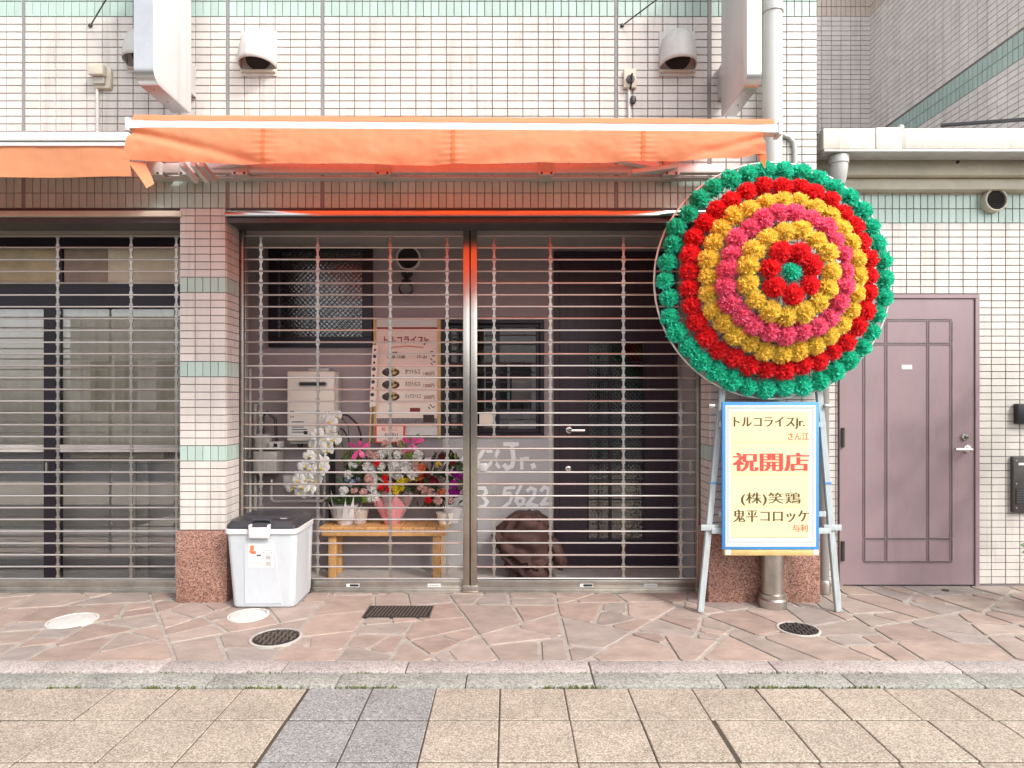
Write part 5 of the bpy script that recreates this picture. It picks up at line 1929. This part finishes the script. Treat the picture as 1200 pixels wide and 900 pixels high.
pl = [(WX(286, -.15), fz0), (WX(331, -.14), fz0), (WX(321.5, -.155), fz1 - .02), (WX(316, -.155), fz1), (WX(290, -.155), fz1), (WX(286, -.155), fz1 - .02)]
mb = MB()
n = len(pl)
vs = [(x, front(0, z) - .0045, z) for x, z in pl] + [(x, front(0, z) + .01, z) for x, z in pl]
mb.add(vs, [tuple(range(n)), tuple(reversed(range(n, 2 * n)))] + [(i, i + n, (i + 1) % n + n, (i + 1) % n) for i in range(n)])
bmesh.ops.bevel(mb.bm, geom=[e_ for e_ in mb.bm.edges], offset=.003, segments=2, affect='EDGES')
mb.build('front_panel', M_BIN, t)
# right side ribs
for yq in (-.105, .16):
    MB().bar((bx[1] - .003, yq, .03), (tx[1] - .001, yq, ZR - .035), .05, .008, .003, up=Vector((1, 0, 0))).build('side_rib', M_BIN, t)
# lid
lx = (tx[0] - .006, tx[1] + .006, tx[2] - .004, tx[3])
loft(MB(), [(rrect(lx[0], lx[1], lx[2], lx[3], .04), ZR + .001), (rrect(lx[0] + .002, lx[1] - .002, lx[2] + .002, lx[3] - .002, .04), ZR + .022),
            (rrect(lx[0] + .02, lx[1] - .02, lx[2] + .02, lx[3] - .01, .04), ZR + .045), (rrect(lx[0] + .05, lx[1] - .05, lx[2] + .09, lx[3] - .03, .04), ZR + .05),
            (rrect(lx[0] + .06, lx[1] - .06, lx[2] + .10, lx[3] - .035, .04), ZR + .062), (rrect(lx[0] + .09, lx[1] - .09, lx[2] + .13, lx[3] - .06, .04), ZR + .064)]).build('lid', M_LID, t)
xa, xb = WX(292, -.15), WX(321, -.15)
mb = MB().tube([(xa, -.15, ZR + .02), (xa + .02, -.15, ZR + .052), (xa + .05, -.15, ZR + .058), (xb - .05, -.15, ZR + .058), (xb - .02, -.15, ZR + .052), (xb, -.15, ZR + .02)], .012, 8)
mb.build('lid_handle', M_LID, t)
MB().box(WX(330, -.05), WX(337.5, -.05), -.075, -.045, ZR + .042, ZR + .0518).build('lid_tag', M_PAPERW, t, smooth=0)
xa, xb = WX(291.5, -.18), WX(316, -.18)
mb = MB().box(xa, xb, -.194, -.171, ZR - .055, ZR + .015, .010, 3)
mb.box(xa, xa + .014, -.19, -.150, ZR - .02, ZR + .032, .005)
mb.box(xb - .014, xb, -.19, -.150, ZR - .02, ZR + .032, .005)
mb.build('latch_clip', M_BINW, t)
# sticker
zz0, zz1 = WZ(665, -.155), WZ(637, -.155)


def stk(x0, y0, x1, y1, m, d, name='label_print'):
    yA, yB = WZ(y1, -.155), WZ(y0, -.155)
    mb = MB()
    vs = [(WX(x0, -.155), front(0, yA) - .0048 - d, yA), (WX(x1, -.155), front(0, yA) - .0048 - d, yA), (WX(x1, -.155), front(0, yB) - .0048 - d, yB), (WX(x0, -.155), front(0, yB) - .0048 - d, yB)]
    vs += [(v[0], v[1] + .0004, v[2]) for v in vs]
    mb.add(vs, [(0, 1, 2, 3), (7, 6, 5, 4), (0, 4, 5, 1), (1, 5, 6, 2), (2, 6, 7, 3), (3, 7, 4, 0)])
    return mb.build(name, m, t, smooth=0)


stk(291, 637, 320.5, 665, M_PAPERW, .0005, 'sticker')
stk(293.5, 639, 298, 645, M_POR, .001)
stk(293, 643, 296, 648, M_POR, .0012)
stk(295, 645.5, 300, 649, M_INKO, .0014)
stk(301, 649.8, 306, 651.5, M_DKGREY, .001)
stk(311.5, 651, 317.5, 655.5, M_PIPE, .001)
stk(311.5, 658, 317.5, 663, M_METER, .001)
stk(293, 659, 308, 659.7, M_METER, .001)
stk(303, 661.5, 309, 662.3, M_PIPE, .001)
c = W(313.5, 643.5, -.157)
MB().lathe([(.0325, 0), (.0325, .0006)], (c.x, front(0, c.z) - .0056, c.z), (0, -1, 0), 24).build('round_emblem', M_PIPE, t)
MB().lathe([(.0310, .0007), (.0310, .0009)], (c.x, front(0, c.z) - .0056, c.z), (0, -1, 0), 24).build('round_emblem', M_PAPERW, t)
stk(308.5, 644.6, 318.8, 648, M_DKGREY, .002)

# ------------------------------------------------------------------ bench
BYF, BYB = .47, .735
bxa, bxb = WX(373, BYF), WX(525.5, BYF)
BH = .385
t = thing('slatted_bench', 'honey coloured slatted pine bench behind the shutter carrying flower gifts', 'bench', ((bxa + bxb) / 2, .6, 0))
ns = 11
sw = (bxb - bxa) / ns
for i in range(ns):
    MB().box(bxa + i * sw + .002, bxa + (i + 1) * sw - .002, BYF, BYB, BH - .02, BH + rnd.uniform(0, .0015), .003, 1).build('slat', M_WOOD, t)
MB().box(bxa + .02, bxb - .02, BYF + .012, BYF + .034, BH - .066, BH - .0205, .003).build('rail', M_WOOD, t)
MB().box(bxa + .02, bxb - .02, BYB - .034, BYB - .012, BH - .066, BH - .0205, .003).build('rail', M_WOOD, t)
for xx in (bxa + .062, bxb - .118):
    for yq in (BYF + .006, BYB - .052):
        MB().box(xx, xx + .056, yq + (.029 if yq < .6 else -.029), yq + (.075 if yq < .6 else .017), .003, BH - .0205, .004).build('leg', M_WOOD, t)
    MB().box(xx + .014, xx + .042, BYF + .085, BYB - .085, .09, .125, .003).build('stretcher', M_WOOD, t)

# ------------------------------------------------------------------ brown draped bundle
t = thing('draped_bundle', 'brown blanket draped bundle standing on the entrance floor in front of the plum door', 'bundle', (WX(618, .6), .6, 0))
prof = [(682, 597, 643), (674, 595, 644), (660, 590, 648), (645, 583.5, 650), (630, 577, 649), (620, 584, 646), (612, 592, 640), (606, 600, 635), (603.5, 607, 630)]
mb = MB()
yc, dy = .59, .15
rings = []
nseg = 48
for k in range(37):
    f = k / 36 * (len(prof) - 1)
    i = min(len(prof) - 2, int(f))
    u = f - i
    y_ = prof[i][0] + (prof[i + 1][0] - prof[i][0]) * u
    xa_, xb_ = prof[i][1] + (prof[i + 1][1] - prof[i][1]) * u, prof[i][2] + (prof[i + 1][2] - prof[i][2]) * u
    z = max(.004, WZ(y_, .47))
    X0, X1 = WX(xa_, .52), WX(xb_, .52)
    cx, hx = (X0 + X1) / 2, (X1 - X0) / 2
    ring = []
    for s_ in range(nseg):
        a = 2 * math.pi * s_ / nseg
        ca, sa = math.cos(a), math.sin(a)
        ex = .75
        px_ = math.copysign(abs(ca) ** ex, ca)
        py_ = math.copysign(abs(sa) ** ex, sa)
        tp = 1 - .35 * (k / 36) ** 3
        fold = .026 * math.sin(6 * a + z * 30 + 2.5 * math.sin(z * 15 + a)) * (1 - (k / 36) ** 2) + .05 * mnoise.noise(Vector((ca * 3, sa * 3, z * 11))) + .02 * mnoise.noise(Vector((ca * 7, sa * 7, z * 24)))
        ring.append(mb.bm.verts.new((cx + px_ * (hx + fold * .5), yc + py_ * (dy * tp + fold), z + .008 * mnoise.noise(Vector((ca * 3, sa * 3, 5 + k * .1))) * (k > 3))))
    rings.append(ring)
for a, b in zip(rings, rings[1:]):
    for s_ in range(nseg):
        mb.bm.faces.new((a[s_], a[(s_ + 1) % nseg], b[(s_ + 1) % nseg], b[s_]))
mb.bm.faces.new(list(reversed(rings[0])))
mb.bm.faces.new(rings[-1])
mb.build('blanket', M_BROWNF, t, smooth=70)


def lump(name, c, rx, ry, rz, m, seed, amp=.18, rot=0):
    mb = MB()
    bmesh.ops.create_icosphere(mb.bm, subdivisions=4, radius=1)
    Mr = Matrix.Rotation(rot, 3, 'Y')
    for v in mb.bm.verts:
        k = 1 + amp * mnoise.noise(v.co * 1.6 + Vector((seed, 0, 0))) + amp * .4 * mnoise.noise(v.co * 4 + Vector((0, seed, 0)))
        v.co = Vector(c) + Mr @ Vector((v.co.x * rx * k, v.co.y * ry * k, v.co.z * rz * k))
    return mb.build(name, m, t, smooth=70)


lump('sleeve_fold', W(653, 649, .52), .055, .08, .12, M_BROWNF, 3, .2, -.35)
lump('hanging_fold', W(627, 672, .45), .085, .05, .055, M_BROWNF, 5, .15)
lump('hanging_fold', W(630, 659, .455), .07, .045, .04, M_BROWNF, 9, .15)
lump('corner_fold', W(583, 630, .50), .05, .06, .035, M_BROWNF, 12, .2, .9)

# ------------------------------------------------------------------ blossoms
def pompom_mesh(name, m, seed, Rr, n, wf, low=-.45, core=.62, segs=3, ruff=1.0):
    q = random.Random(seed)
    mb = MB()
    ga = math.pi * (3 - math.sqrt(5))
    for i in range(n):
        z = 1 - (1 - low) * (i + .5) / n
        a = ga * i + q.uniform(-.3, .3)
        rr = math.sqrt(max(0, 1 - z * z))
        d = (Vector((rr * math.cos(a), rr * math.sin(a), z)) + Vector((q.gauss(0, .10), q.gauss(0, .10), q.gauss(0, .08)))).normalized()
        u = d.orthogonal().normalized()
        u = Matrix.Rotation(q.uniform(0, 6.28), 3, d) @ u
        v = d.cross(u)
        L = Rr * q.uniform(.86, 1.08)
        curl = q.uniform(-.25, .25) * ruff
        vs = []
        for s_ in range(segs):
            t_ = .42 + .58 * s_ / (segs - 1)
            w = Rr * wf * (.45 + .65 * t_) * q.uniform(.85, 1.15)
            c = d * L * t_ + v * L * curl * (t_ - .4) ** 2 * 2
            fold = Rr * .10 * ruff * q.uniform(.5, 1.5)
            tip = Rr * .09 * ruff if s_ == segs - 1 else 0
            vs += [c - u * w / 2 + d * q.uniform(-1, 1) * tip, c + v * fold - d * abs(tip) * q.uniform(0, .9), c + u * w / 2 + d * q.uniform(-1, 1) * tip]
        fs = []
        for s_ in range(segs - 1):
            b = s_ * 3
            fs += [(b, b + 1, b + 4, b + 3), (b + 1, b + 2, b + 5, b + 4)]
        mb.add(vs, fs)
    if core:
        nb = len(mb.bm.verts)
        bmesh.ops.create_icosphere(mb.bm, subdivisions=2, radius=Rr * core)
    return mb.mesh(name, m, smooth=0, fixn=False)


def orient(o, nrm, spin):
    qn = Vector(nrm).to_track_quat('Z', 'Y')
    o.rotation_euler = (qn.to_matrix() @ Matrix.Rotation(spin, 3, 'Z')).to_euler()


# ------------------------------------------------------------------ flower wreath
WYY = -.225
wc = Vector((WX(905, WYY), WYY, WZ(329, WYY)))
wr = 138.5 / S(WYY)
t = thing('flower_wreath', 'big round wreath of green, red, yellow and pink paper flowers above the board', 'wreath', (wc.x, wc.y, wc.z - wr))
pts = [wc + Vector((math.cos(2 * math.pi * k / 72) * wr, .0, math.sin(2 * math.pi * k / 72) * wr)) for k in range(73)]
MB().tube(pts, .0065, 8, False).build('outer_ring', M_WIREW, t)
# conical wire net, radius -> how far it stands out
CONE = [(0, .255), (.128, .25), (.246, .222), (.352, .18), (.449, .122), (.551, .072), (.665, .02), (.72, .0)]


def cone(r):
    for (a, b), (c_, d) in zip(CONE, CONE[1:]):
        if r <= c_:
            return b + (d - b) * (r - a) / (c_ - a)
    return 0


mb = MB()
for r_ in (.19, .30, .40, .50, .60):
    mb.tube([wc + Vector((math.cos(2 * math.pi * k / 48) * r_, -cone(r_) + .03, math.sin(2 * math.pi * k / 48) * r_)) for k in range(49)], .0024, 5, False)
for k in range(20):
    a = 2 * math.pi * k / 20
    mb.tube([wc + Vector((math.cos(a) * r_, -cone(r_) + .03 * (r_ < .7), math.sin(a) * r_)) for r_ in (.02, .128, .246, .352, .449, .551, .643, .72)], .0022, 5, False)
o = mb.build('wire_net', M_WIREB, t)
o['kind'] = 'stuff'
o = MB()
for k in range(10):
    a = 2 * math.pi * k / 10 + .2
    o.tube([wc + Vector((math.cos(a) * .70, .004, math.sin(a) * .70)), wc + Vector((math.cos(a) * .30, .01, math.sin(a) * .30))], .004, 5)
o = o.build('rear_stays', M_WIREB, t)
o['kind'] = 'stuff'
RINGS = [(.668, 38, M_PG, .066, .04), (.551, 33, M_PR, .064, .1), (.449, 28, M_PY, .063, .0), (.352, 23, M_PP, .064, .2), (.246, 15, M_PY, .064, .1), (.126, 7, M_PR, .064, .3), (0, 1, M_PG, .052, 0)]
PM = {}
wrnd = random.Random(11)
for r_, n, m_, fr, ph in RINGS:
    for i in range(n):
        a = 2 * math.pi * (i + ph) / n + wrnd.uniform(-.25, .25) / n
        rq = r_ + wrnd.uniform(-.013, .013) * (r_ > 0)
        key = (m_.name, i % 5)
        if key not in PM:
            PM[key] = pompom_mesh('flower', m_, hash(m_.name) % 97 + i if False else len(PM) * 13 + 5, .068, 165, .27)
        slope = math.atan2(cone(max(0, rq - .03)) - cone(rq + .03), .06) if r_ > 0 else 0
        nrm = Vector((math.cos(a) * math.sin(slope), -math.cos(slope), math.sin(a) * math.sin(slope)))
        o = link('flower', PM[key], t, wc + Vector((math.cos(a) * rq, -cone(rq) - .012, math.sin(a) * rq)))
        orient(o, nrm + Vector((wrnd.uniform(-.4, .4), 0, wrnd.uniform(-.4, .4))), wrnd.uniform(0, 6.28))
        s_ = fr / .068 * wrnd.uniform(.88, 1.07)
        o.scale = (s_, s_, s_ * wrnd.uniform(.85, 1.0))

# ------------------------------------------------------------------ congratulation board on its easel
EY = -.265
t = thing('congratulation_board', 'yellow congratulation board in a blue border on a grey timber easel', 'sign board', (WX(903, EY), EY, 0))
L, Rt, T_, B_ = 846.5, 960, 471, 648


def erect(name, x0, y0, x1, y1, m, d0, d1, bev=0):
    return MB().box(WX(x0, EY), WX(x1, EY), EY - d0, EY - d1, WZ(y1, EY), WZ(y0, EY), bev).build(name, m, t, smooth=35 if bev else 0)


erect('board_panel', L, T_, Rt, B_ - 4, M_BLUE, .0, -.018, .003)
erect('white_sheet', L + 3.6, T_ + 4, Rt - 4, B_ - 7.5, M_PAPERW, .002, .0001)
erect('yellow_paper', L + 10, T_ + 11, Rt - 12.5, B_ - 18, M_PAPERY, .0035, .0021)
for y in (517.5, 555, 592.5, 629):
    erect('paper_fold', L + 10, y, Rt - 12.5, y + .8, M_PAPERY2, .0042, .0036)
mb = MB()
for (x0, y0, x1, y1) in ((L + 6.5, T_ + 6.5, Rt - 7, T_ + 8.5), (L + 6.5, B_ - 14, Rt - 7, B_ - 12)):
    x = x0
    k = 0
    while x < x1:
        mb.box(WX(x, EY), WX(x + .9, EY), EY - .0032, EY - .0024, WZ(y1 if k % 2 else y0 + 1.3, EY), WZ(y0 if not k % 2 else y0 + .7, EY))
        x += 1.5
        k += 1
for x0 in (L + 6.5, Rt - 9):
    y = T_ + 9
    k = 0
    while y < B_ - 15:
        mb.box(WX(x0 + (k % 2) * .8, EY), WX(x0 + 1.2 + (k % 2) * .8, EY), EY - .0032, EY - .0024, WZ(y + .9, EY), WZ(y, EY))
        y += 1.5
        k += 1
o = mb.build('border_pattern', M_INKG, t, smooth=0)
o['kind'] = 'stuff'
for (x0, y0, x1, y1) in ((L + 5.6, T_ + 5.8, Rt - 6, T_ + 6.2), (L + 5.6, B_ - 10.2, Rt - 6, B_ - 9.8)):
    erect('border_line', x0, y0, x1, y1, M_INKG, .0031, .0021)
for (x0, x1) in ((L + 5.6, L + 6), (Rt - 6.4, Rt - 6)):
    erect('border_line', x0, T_ + 6.3, x1, B_ - 10.3, M_INKG, .0031, .0021)


def etext(s, off, x0, y0, x1, y1, m, smear=0):
    mb = MB()
    put_text(mb, s, off, WX(x0, EY), WX(x1, EY), WZ(y1, EY), WZ(y0, EY), EY - .0045, smear)
    return mb.build('lettering', m, t, smooth=0)


etext("トルコライスJr.", -.012, 860, 488.5, 942.5, 502.5, M_INKB, .0055)
etext("さん江", 0.0, 923, 507, 947.5, 515.5, M_INKO, .001)
etext("祝開店", -.004, 859.5, 530.5, 947, 552, M_INKR, .013)
etext("(株)笑鶏", -.012, 868.5, 577, 937.5, 592, M_INKB, .0055)
etext("鬼平コロッケ", -.012, 859.5, 597, 947.5, 611.5, M_INKB, .0055)
etext("与利", 0.0, 928.5, 614.5, 946, 623, M_INKO, .001)
erect('ledge', L + 2, B_ - 3.6, Rt - 1.5, B_ + 2.5, M_TAN_WOOD, .012, -.03, .002)
for x in (848.5, 951):
    erect('paper_corner', x + 1, B_ - 4.5, x + 7, B_ + 1.5, M_PAPERW, .0135, .0125)
# easel legs: splayed, leaning back to the wreath frame
foot_y, top_y = -.235, -.185
for (fx, tx_, nm) in ((820.5, 862, 0), (982, 946, 1)):
    F = ground_at(fx, 717)
    F.z = .002
    Tt = Vector((WX(tx_, top_y), top_y, 2.2))
    d = (Tt - F)
    p_mid = F + d * (.50 / d.z)
    MB().bar(F, F + d * (2.1 / d.z), .037, .03, .003).build('leg', M_GREYWOOD, t)
    q = F + d * (.525 / d.z)
    MB().box(q.x - .055, q.x + .055, q.y - .028, q.y - .016, q.z - .018, q.z + .018, .002).build('cross_block', M_GREYWOOD, t)
    q2 = F + d * (.80 / d.z)
    MB().box(q2.x - .022, q2.x + .022, q2.y - .022, q2.y - .0155, q2.z - .004, q2.z + .004).build('blue_tie', M_BLUE, t, smooth=0)
MB().box(WX(834, -.23), WX(974, -.23), -.232, -.212, .49, .525, .003).build('cross_rail', M_GREYWOOD, t)
for x in (833.5, 969):
    c = W(x, 476, -.21)
    MB().box(c.x - .02, c.x + .02, -.225, -.205, c.z - .012, c.z + .012, .002).build('clip', M_STEEL2, t)
for yq in (.60, 1.15):
    MB().box(WX(842, -.225), WX(966, -.225), -.232, -.2475 + .001, yq, yq + .03).build('rear_batten', M_GREYWOOD, t, smooth=0)
# rear strut
for s_ in (-1, 1):
    pass

# ------------------------------------------------------------------ flowers on the bench
def orchid_mesh(name):
    mb = MB()
    Rr = .05
    for k, (a, w, l) in enumerate(((90, .6, 1.0), (210, .55, .95), (330, .55, .95), (160, 1.15, 1.1), (20, 1.15, 1.1))):
        d = Vector((math.cos(R(a)), math.sin(R(a)), 0))
        n = Vector((-d.y, d.x, 0))
        vs = [Vector((0, 0, .004))]
        rows = []
        for t_, ww, h in ((.3, .55, .008), (.65, 1.0, .012 + .002 * (k % 2)), (.9, .7, .006)):
            rows.append([d * Rr * l * t_ - n * Rr * w * ww * .5 + Vector((0, 0, h - .004)), d * Rr * l * t_ + Vector((0, 0, h + .003)), d * Rr * l * t_ + n * Rr * w * ww * .5 + Vector((0, 0, h - .004))])
        tip = d * Rr * l + Vector((0, 0, 0))
        vs += [p for r_ in rows for p in r_] + [tip]
        fs = [(0, 1, 2), (0, 2, 3)]
        for r_ in range(2):
            b = 1 + r_ * 3
            fs += [(b, b + 3, b + 4, b + 1), (b + 1, b + 4, b + 5, b + 2)]
        fs += [(7, 10, 8), (8, 10, 9)]
        mb.add(vs, fs)
    me = mb
    nf = len(mb.bm.faces)
    bmesh.ops.create_icosphere(mb.bm, subdivisions=1, radius=.011, matrix=Matrix.Translation((0, -.006, .014)))
    mb.bm.faces.ensure_lookup_table()
    for f in mb.bm.faces[nf:]:
        f.material_index = 1
    return mb.mesh(name, [M_PW, M_PY], smooth=60, fixn=False)


OM = orchid_mesh('blossom')
frnd = random.Random(31)
OY = .56
base = W(405, 606, .6)
t = thing('white_orchid', 'cascading white orchid in a wrapped pot on the left end of the bench', 'orchid', (base.x, .6, BH))
mb = MB().lathe([(.055, BH + .002), (.085, BH + .11), (.10, BH + .15), (.092, BH + .145), (.05, BH + .1)], (base.x, .60, 0), n=24)
mb.build('wrapped_pot', M_WRAPW, t)
mb = MB()
for k in range(14):
    a0 = 2 * math.pi * k / 14
    da = .30
    c0 = Vector((base.x, .60, 0))
    z0, z1 = BH + .05, BH + .20 + .05 * math.sin(k * 2.3)
    mb.add([c0 + Vector((math.cos(a0 - da) * .088, math.sin(a0 - da) * .088, z0)), c0 + Vector((math.cos(a0 + da) * .092, math.sin(a0 + da) * .092, z0)), c0 + Vector((math.cos(a0) * .14, math.sin(a0) * .13, z1))], [(0, 1, 2)])
o = mb.build('wrapping_collar', M_WRAPW, t, smooth=0)
for k in range(6):
    a = k * 1.05 + .3
    d = Vector((math.cos(a), math.sin(a) * .5, 0))
    n_ = Vector((-d.y, d.x, 0)).normalized() * .03
    b = Vector((base.x, .6, BH + .14))
    mb = MB()
    mb.add([b, b + d * .09 - n_ + Vector((0, 0, .07)), b + d * .09 + n_ + Vector((0, 0, .07)), b + d * .17 + Vector((0, 0, .04))], [(0, 1, 3), (0, 3, 2)])
    mb.build('leaf', M_LEAF, t, smooth=60)
path = [W(410, 585, .6), W(411, 540, .6), W(408, 500, .58), W(398, 486, .56), W(385, 494, .54), W(376, 515, .53), (W(366, 545, .52)), W(352, 578, .52)]
MB().tube(path, .004, 6).build('stem', M_LEAF, t)
path2 = [W(402, 585, .62), W(404, 530, .6), W(396, 505, .57), W(388, 512, .55), W(380, 530, .53), W(372, 560, .52)]
MB().tube(path2, .004, 6).build('stem', M_LEAF, t)
spots = [(395, 487), (388, 494), (383, 490), (379, 502), (388, 504), (372, 510), (380, 515), (391, 515), (367, 522), (375, 526), (384, 529), (362, 534), (371, 539), (379, 541), (357, 546), (365, 550), (374, 553),
         (353, 557), (361, 561), (369, 563), (347, 569), (356, 571), (364, 573), (376, 520), (368, 531), (350, 563), (342, 572), (352, 578), (360, 579), (385, 522), (377, 548)]
for (x, y) in spots:
    o = link('blossom', OM, t, W(x, y, OY - .05 + frnd.uniform(-.04, .04)))
    orient(o, (frnd.uniform(-.45, .25), -1, frnd.uniform(-.4, .25)), frnd.uniform(-.5, .5))
    k = frnd.uniform(.85, 1.15)
    o.scale = (k, k, k)

BM = {}


def blossom(kind):
    if kind not in BM:
        m_, r_, n, w = {'white': (M_PW, .034, 34, .75), 'blush': (M_PLP, .03, 30, .8), 'red': (M_PR, .028, 36, .6), 'yellow': (M_PY, .026, 44, .4), 'lemon': (mat('lemon_petal', (.75, .62, .03), .6, var=.1, transl=.2), .024, 44, .4),
                         'purple': (M_PPU, .03, 34, .7), 'wine': (M_PWN, .03, 34, .7), 'coral': (M_POR, .03, 34, .7), 'blue': (M_PBL, .026, 40, .35), 'green': (mat('lime_bud', (.25, .36, .06), .6, var=.1, transl=.2), .024, 30, .6)}[kind]
        BM[kind] = pompom_mesh('blossom', m_, len(BM) * 7 + 3, r_, n, w, -.1, .6, 3, .8)
    return BM[kind]


def leaf_me(m, L=.06, w=.02):
    mb = MB()
    mb.add([(0, 0, 0), (L * .5, -w, .008), (L, 0, -.006), (L * .5, w, .008), (L * .5, 0, 0)], [(0, 1, 4), (1, 2, 4), (2, 3, 4), (3, 0, 4)])
    return mb.mesh('leaf', m, smooth=60, fixn=False)


LM = {'g': leaf_me(M_LEAF), 'd': leaf_me(M_LEAFD, .07, .024), 'y': leaf_me(mat('yellow_green_leaf', (.20, .20, .05), .5, var=.3, transl=.2), .055, .012)}


def bouquet(label, Yb, flowers, leaves, region, build_pot):
    t = thing('flower_arrangement', label, 'flower arrangement', region, 'flower gifts on the bench')
    build_pot(t)
    for kind, spots_ in flowers.items():
        for (x, y) in spots_:
            o = link('blossom', blossom(kind), t, W(x, y, Yb + frnd.uniform(-.03, .03)))
            orient(o, (frnd.uniform(-.5, .5), -1, frnd.uniform(-.1, .8)), frnd.uniform(0, 6.28))
            k = frnd.uniform(.85, 1.2)
            o.scale = (k, k, k)
    for kind, n, (x0, y0, x1, y1) in leaves:
        for _ in range(n):
            p = W(frnd.uniform(x0, x1), frnd.uniform(y0, y1), Yb + frnd.uniform(0, .07))
            o = link('leaf', LM[kind], t, p)
            o.rotation_euler = (frnd.uniform(-1.2, 1.2), frnd.uniform(-2.6, .3), frnd.uniform(-1.3, 1.3))
            k = frnd.uniform(.8, 1.5)
            o.scale = (k, k, k)
    return t


def ribbon(t, px, py, Y):
    c = W(px, py, Y)
    for a, L in ((25, .085), (150, .085), (-60, .07), (-120, .09), (80, .06)):
        d = Vector((math.cos(R(a)), -.2, math.sin(R(a))))
        n_ = Vector((-d.z, 0, d.x)).normalized() * .017
        mb = MB()
        mb.add([c, c + d * L * .6 - n_ + Vector((0, -.02, 0)), c + d * L * .6 + n_, c + d * L - n_ * .8, c + d * L + n_ * .9 + Vector((0, .015, 0))], [(0, 1, 2), (1, 3, 4, 2)])
        mb.build('ribbon_loop', M_RIBBON, t, smooth=60)


YB = .58


def pot_a(t):
    c = Vector((WX(420, .6), .62, 0))
    MB().lathe([(.05, BH + .002), (.075, BH + .10), (.06, BH + .11)], c, n=20).build('basket', mat('whitewashed_basket', (.50, .43, .38), .8, noise=.3, nscale=60, bump=.5, bscale=120), t)
    ribbon(t, 421, 526, YB - .03)


# left arrangement
bouquet('mixed arrangement with pale blue and blush flowers under a pink ribbon bow', YB,
        {'blush': [(436, 568), (426, 577), (415, 575), (433, 532), (440, 535)], 'white': [(409, 556), (414, 545), (403, 575), (430, 547), (440, 562)], 'blue': [(408, 561), (414, 565), (420, 560), (411, 568)], 'green': [(412, 539), (420, 541), (428, 585)]},
        [('g', 34, (400, 535, 432, 560)), ('d', 24, (398, 550, 430, 585)), ('y', 16, (402, 530, 430, 550))], W(420, 606, .62), pot_a)


def pot_b(t):
    c = Vector((WX(459, .6), .60, 0))
    mb = MB()

    def f(u, v):
        a = 2 * math.pi * u
        r_ = .052 + .075 * v + .016 * math.sin(a * 7) * v
        return c + Vector((math.cos(a) * r_, math.sin(a) * r_ * .8, BH + .002 + (.175 + .04 * math.sin(a * 5 + 1)) * v))
    mb.grid(f, 70, 8)
    mb.build('wrapping', M_WRAPP, t, smooth=70)
    mb = MB()

    def f2(u, v):
        a = math.pi + math.pi * (u - .05) * 1.1
        r_ = .060 + .10 * v + .012 * math.sin(a * 9) * v
        return c + Vector((math.cos(a) * r_ * 1.05 - .01, math.sin(a) * r_ * .45 + .12, BH + .01 + (.20 + .03 * math.sin(a * 6)) * v))
    mb.grid(f2, 50, 6)
    mb.build('outer_wrapping', M_WRAPW, t, smooth=70)
    ribbon(t, 484, 520, YB - .02)


bouquet('tall white and yellow bouquet wrapped in pink paper in the middle of the bench', YB - .02,
        {'white': [(446, 533), (455, 528), (466, 533), (447, 546), (436, 548), (437, 557), (461, 545), (465, 549), (470, 545), (476, 549), (478, 543), (468, 558), (463, 555), (434, 571), (439, 574), (444, 566), (440, 582), (434, 584), (484, 556), (490, 534)],
         'blush': [(472, 528), (478, 534), (487, 545), (432, 561), (488, 550), (451, 520), (470, 520)], 'red': [(451, 560), (452, 567), (456, 573), (447, 572), (459, 568), (442, 543)],
         'lemon': [(466, 568), (470, 572), (464, 576), (470, 565), (475, 563), (488, 561), (463, 572)], 'coral': [(494, 552), (495, 547), (493, 559)], 'yellow': [(482, 560), (471, 562)], 'green': [(447, 553), (479, 533), (445, 578)]},
        [('g', 30, (432, 535, 492, 575)), ('y', 34, (432, 515, 490, 560)), ('d', 26, (436, 550, 495, 582))], W(459, 612, .6), pot_b)


def pot_c(t):
    c = Vector((WX(522, .62), .62, 0))
    MB().lathe([(.05, BH + .002), (.07, BH + .085), (.062, BH + .08)], c, n=20).build('pot', M_CREAMPAPER, t)
    MB().lathe([(.04, BH + .003), (.075, BH + .12)], c + Vector((.055, .03, 0)), n=16, cap=False).build('wrapping', M_WRAPW, t)


bouquet('dark red and purple arrangement in a cream pot beside the shutter post', YB,
        {'wine': [(500, 556), (507, 563), (502, 590), (505, 583), (513, 588), (530, 543), (518, 535), (494, 565)], 'purple': [(533, 555), (538, 559), (532, 568), (538, 572), (528, 577), (535, 578)],
         'coral': [(518, 577), (495, 554)], 'blush': [(505, 577), (511, 577), (493, 571), (513, 587), (528, 586), (497, 575)], 'yellow': [(514, 544)], 'red': [(502, 586)]},
        [('d', 80, (492, 540, 542, 598)), ('g', 26, (494, 540, 540, 590)), ('y', 20, (494, 535, 535, 555))], W(522, 608, .62), pot_c)

# ------------------------------------------------------------------ across the street (only ever seen mirrored in glass and steel)
t = thing('opposite_building', 'plain pale building across the street with rows of windows', 'building', (0, -15, 0))
M_OPP = mat('opposite_render', (.62, .59, .55), .8, noise=.1, nscale=2)
M_OPPW = mat('opposite_window', (.05, .055, .06), .15)
MB().box(-14, 14, -19, -15, -.16, 3.9).build('wall', M_OPP, t, smooth=0)
for fl in range(1):
    for k in range(-6, 7):
        w_ = MB().box(k * 2.1 - .75, k * 2.1 + .75, -15.03, -14.99, .9 + fl * 2.8, 2.5 + fl * 2.8).build('window', M_OPPW, t, smooth=0)
        MB().box(k * 2.1 - .04, k * 2.1 + .04, -14.98, -14.95, .9 + fl * 2.8, 2.5 + fl * 2.8).build('mullion', M_ALU, w_, smooth=0)
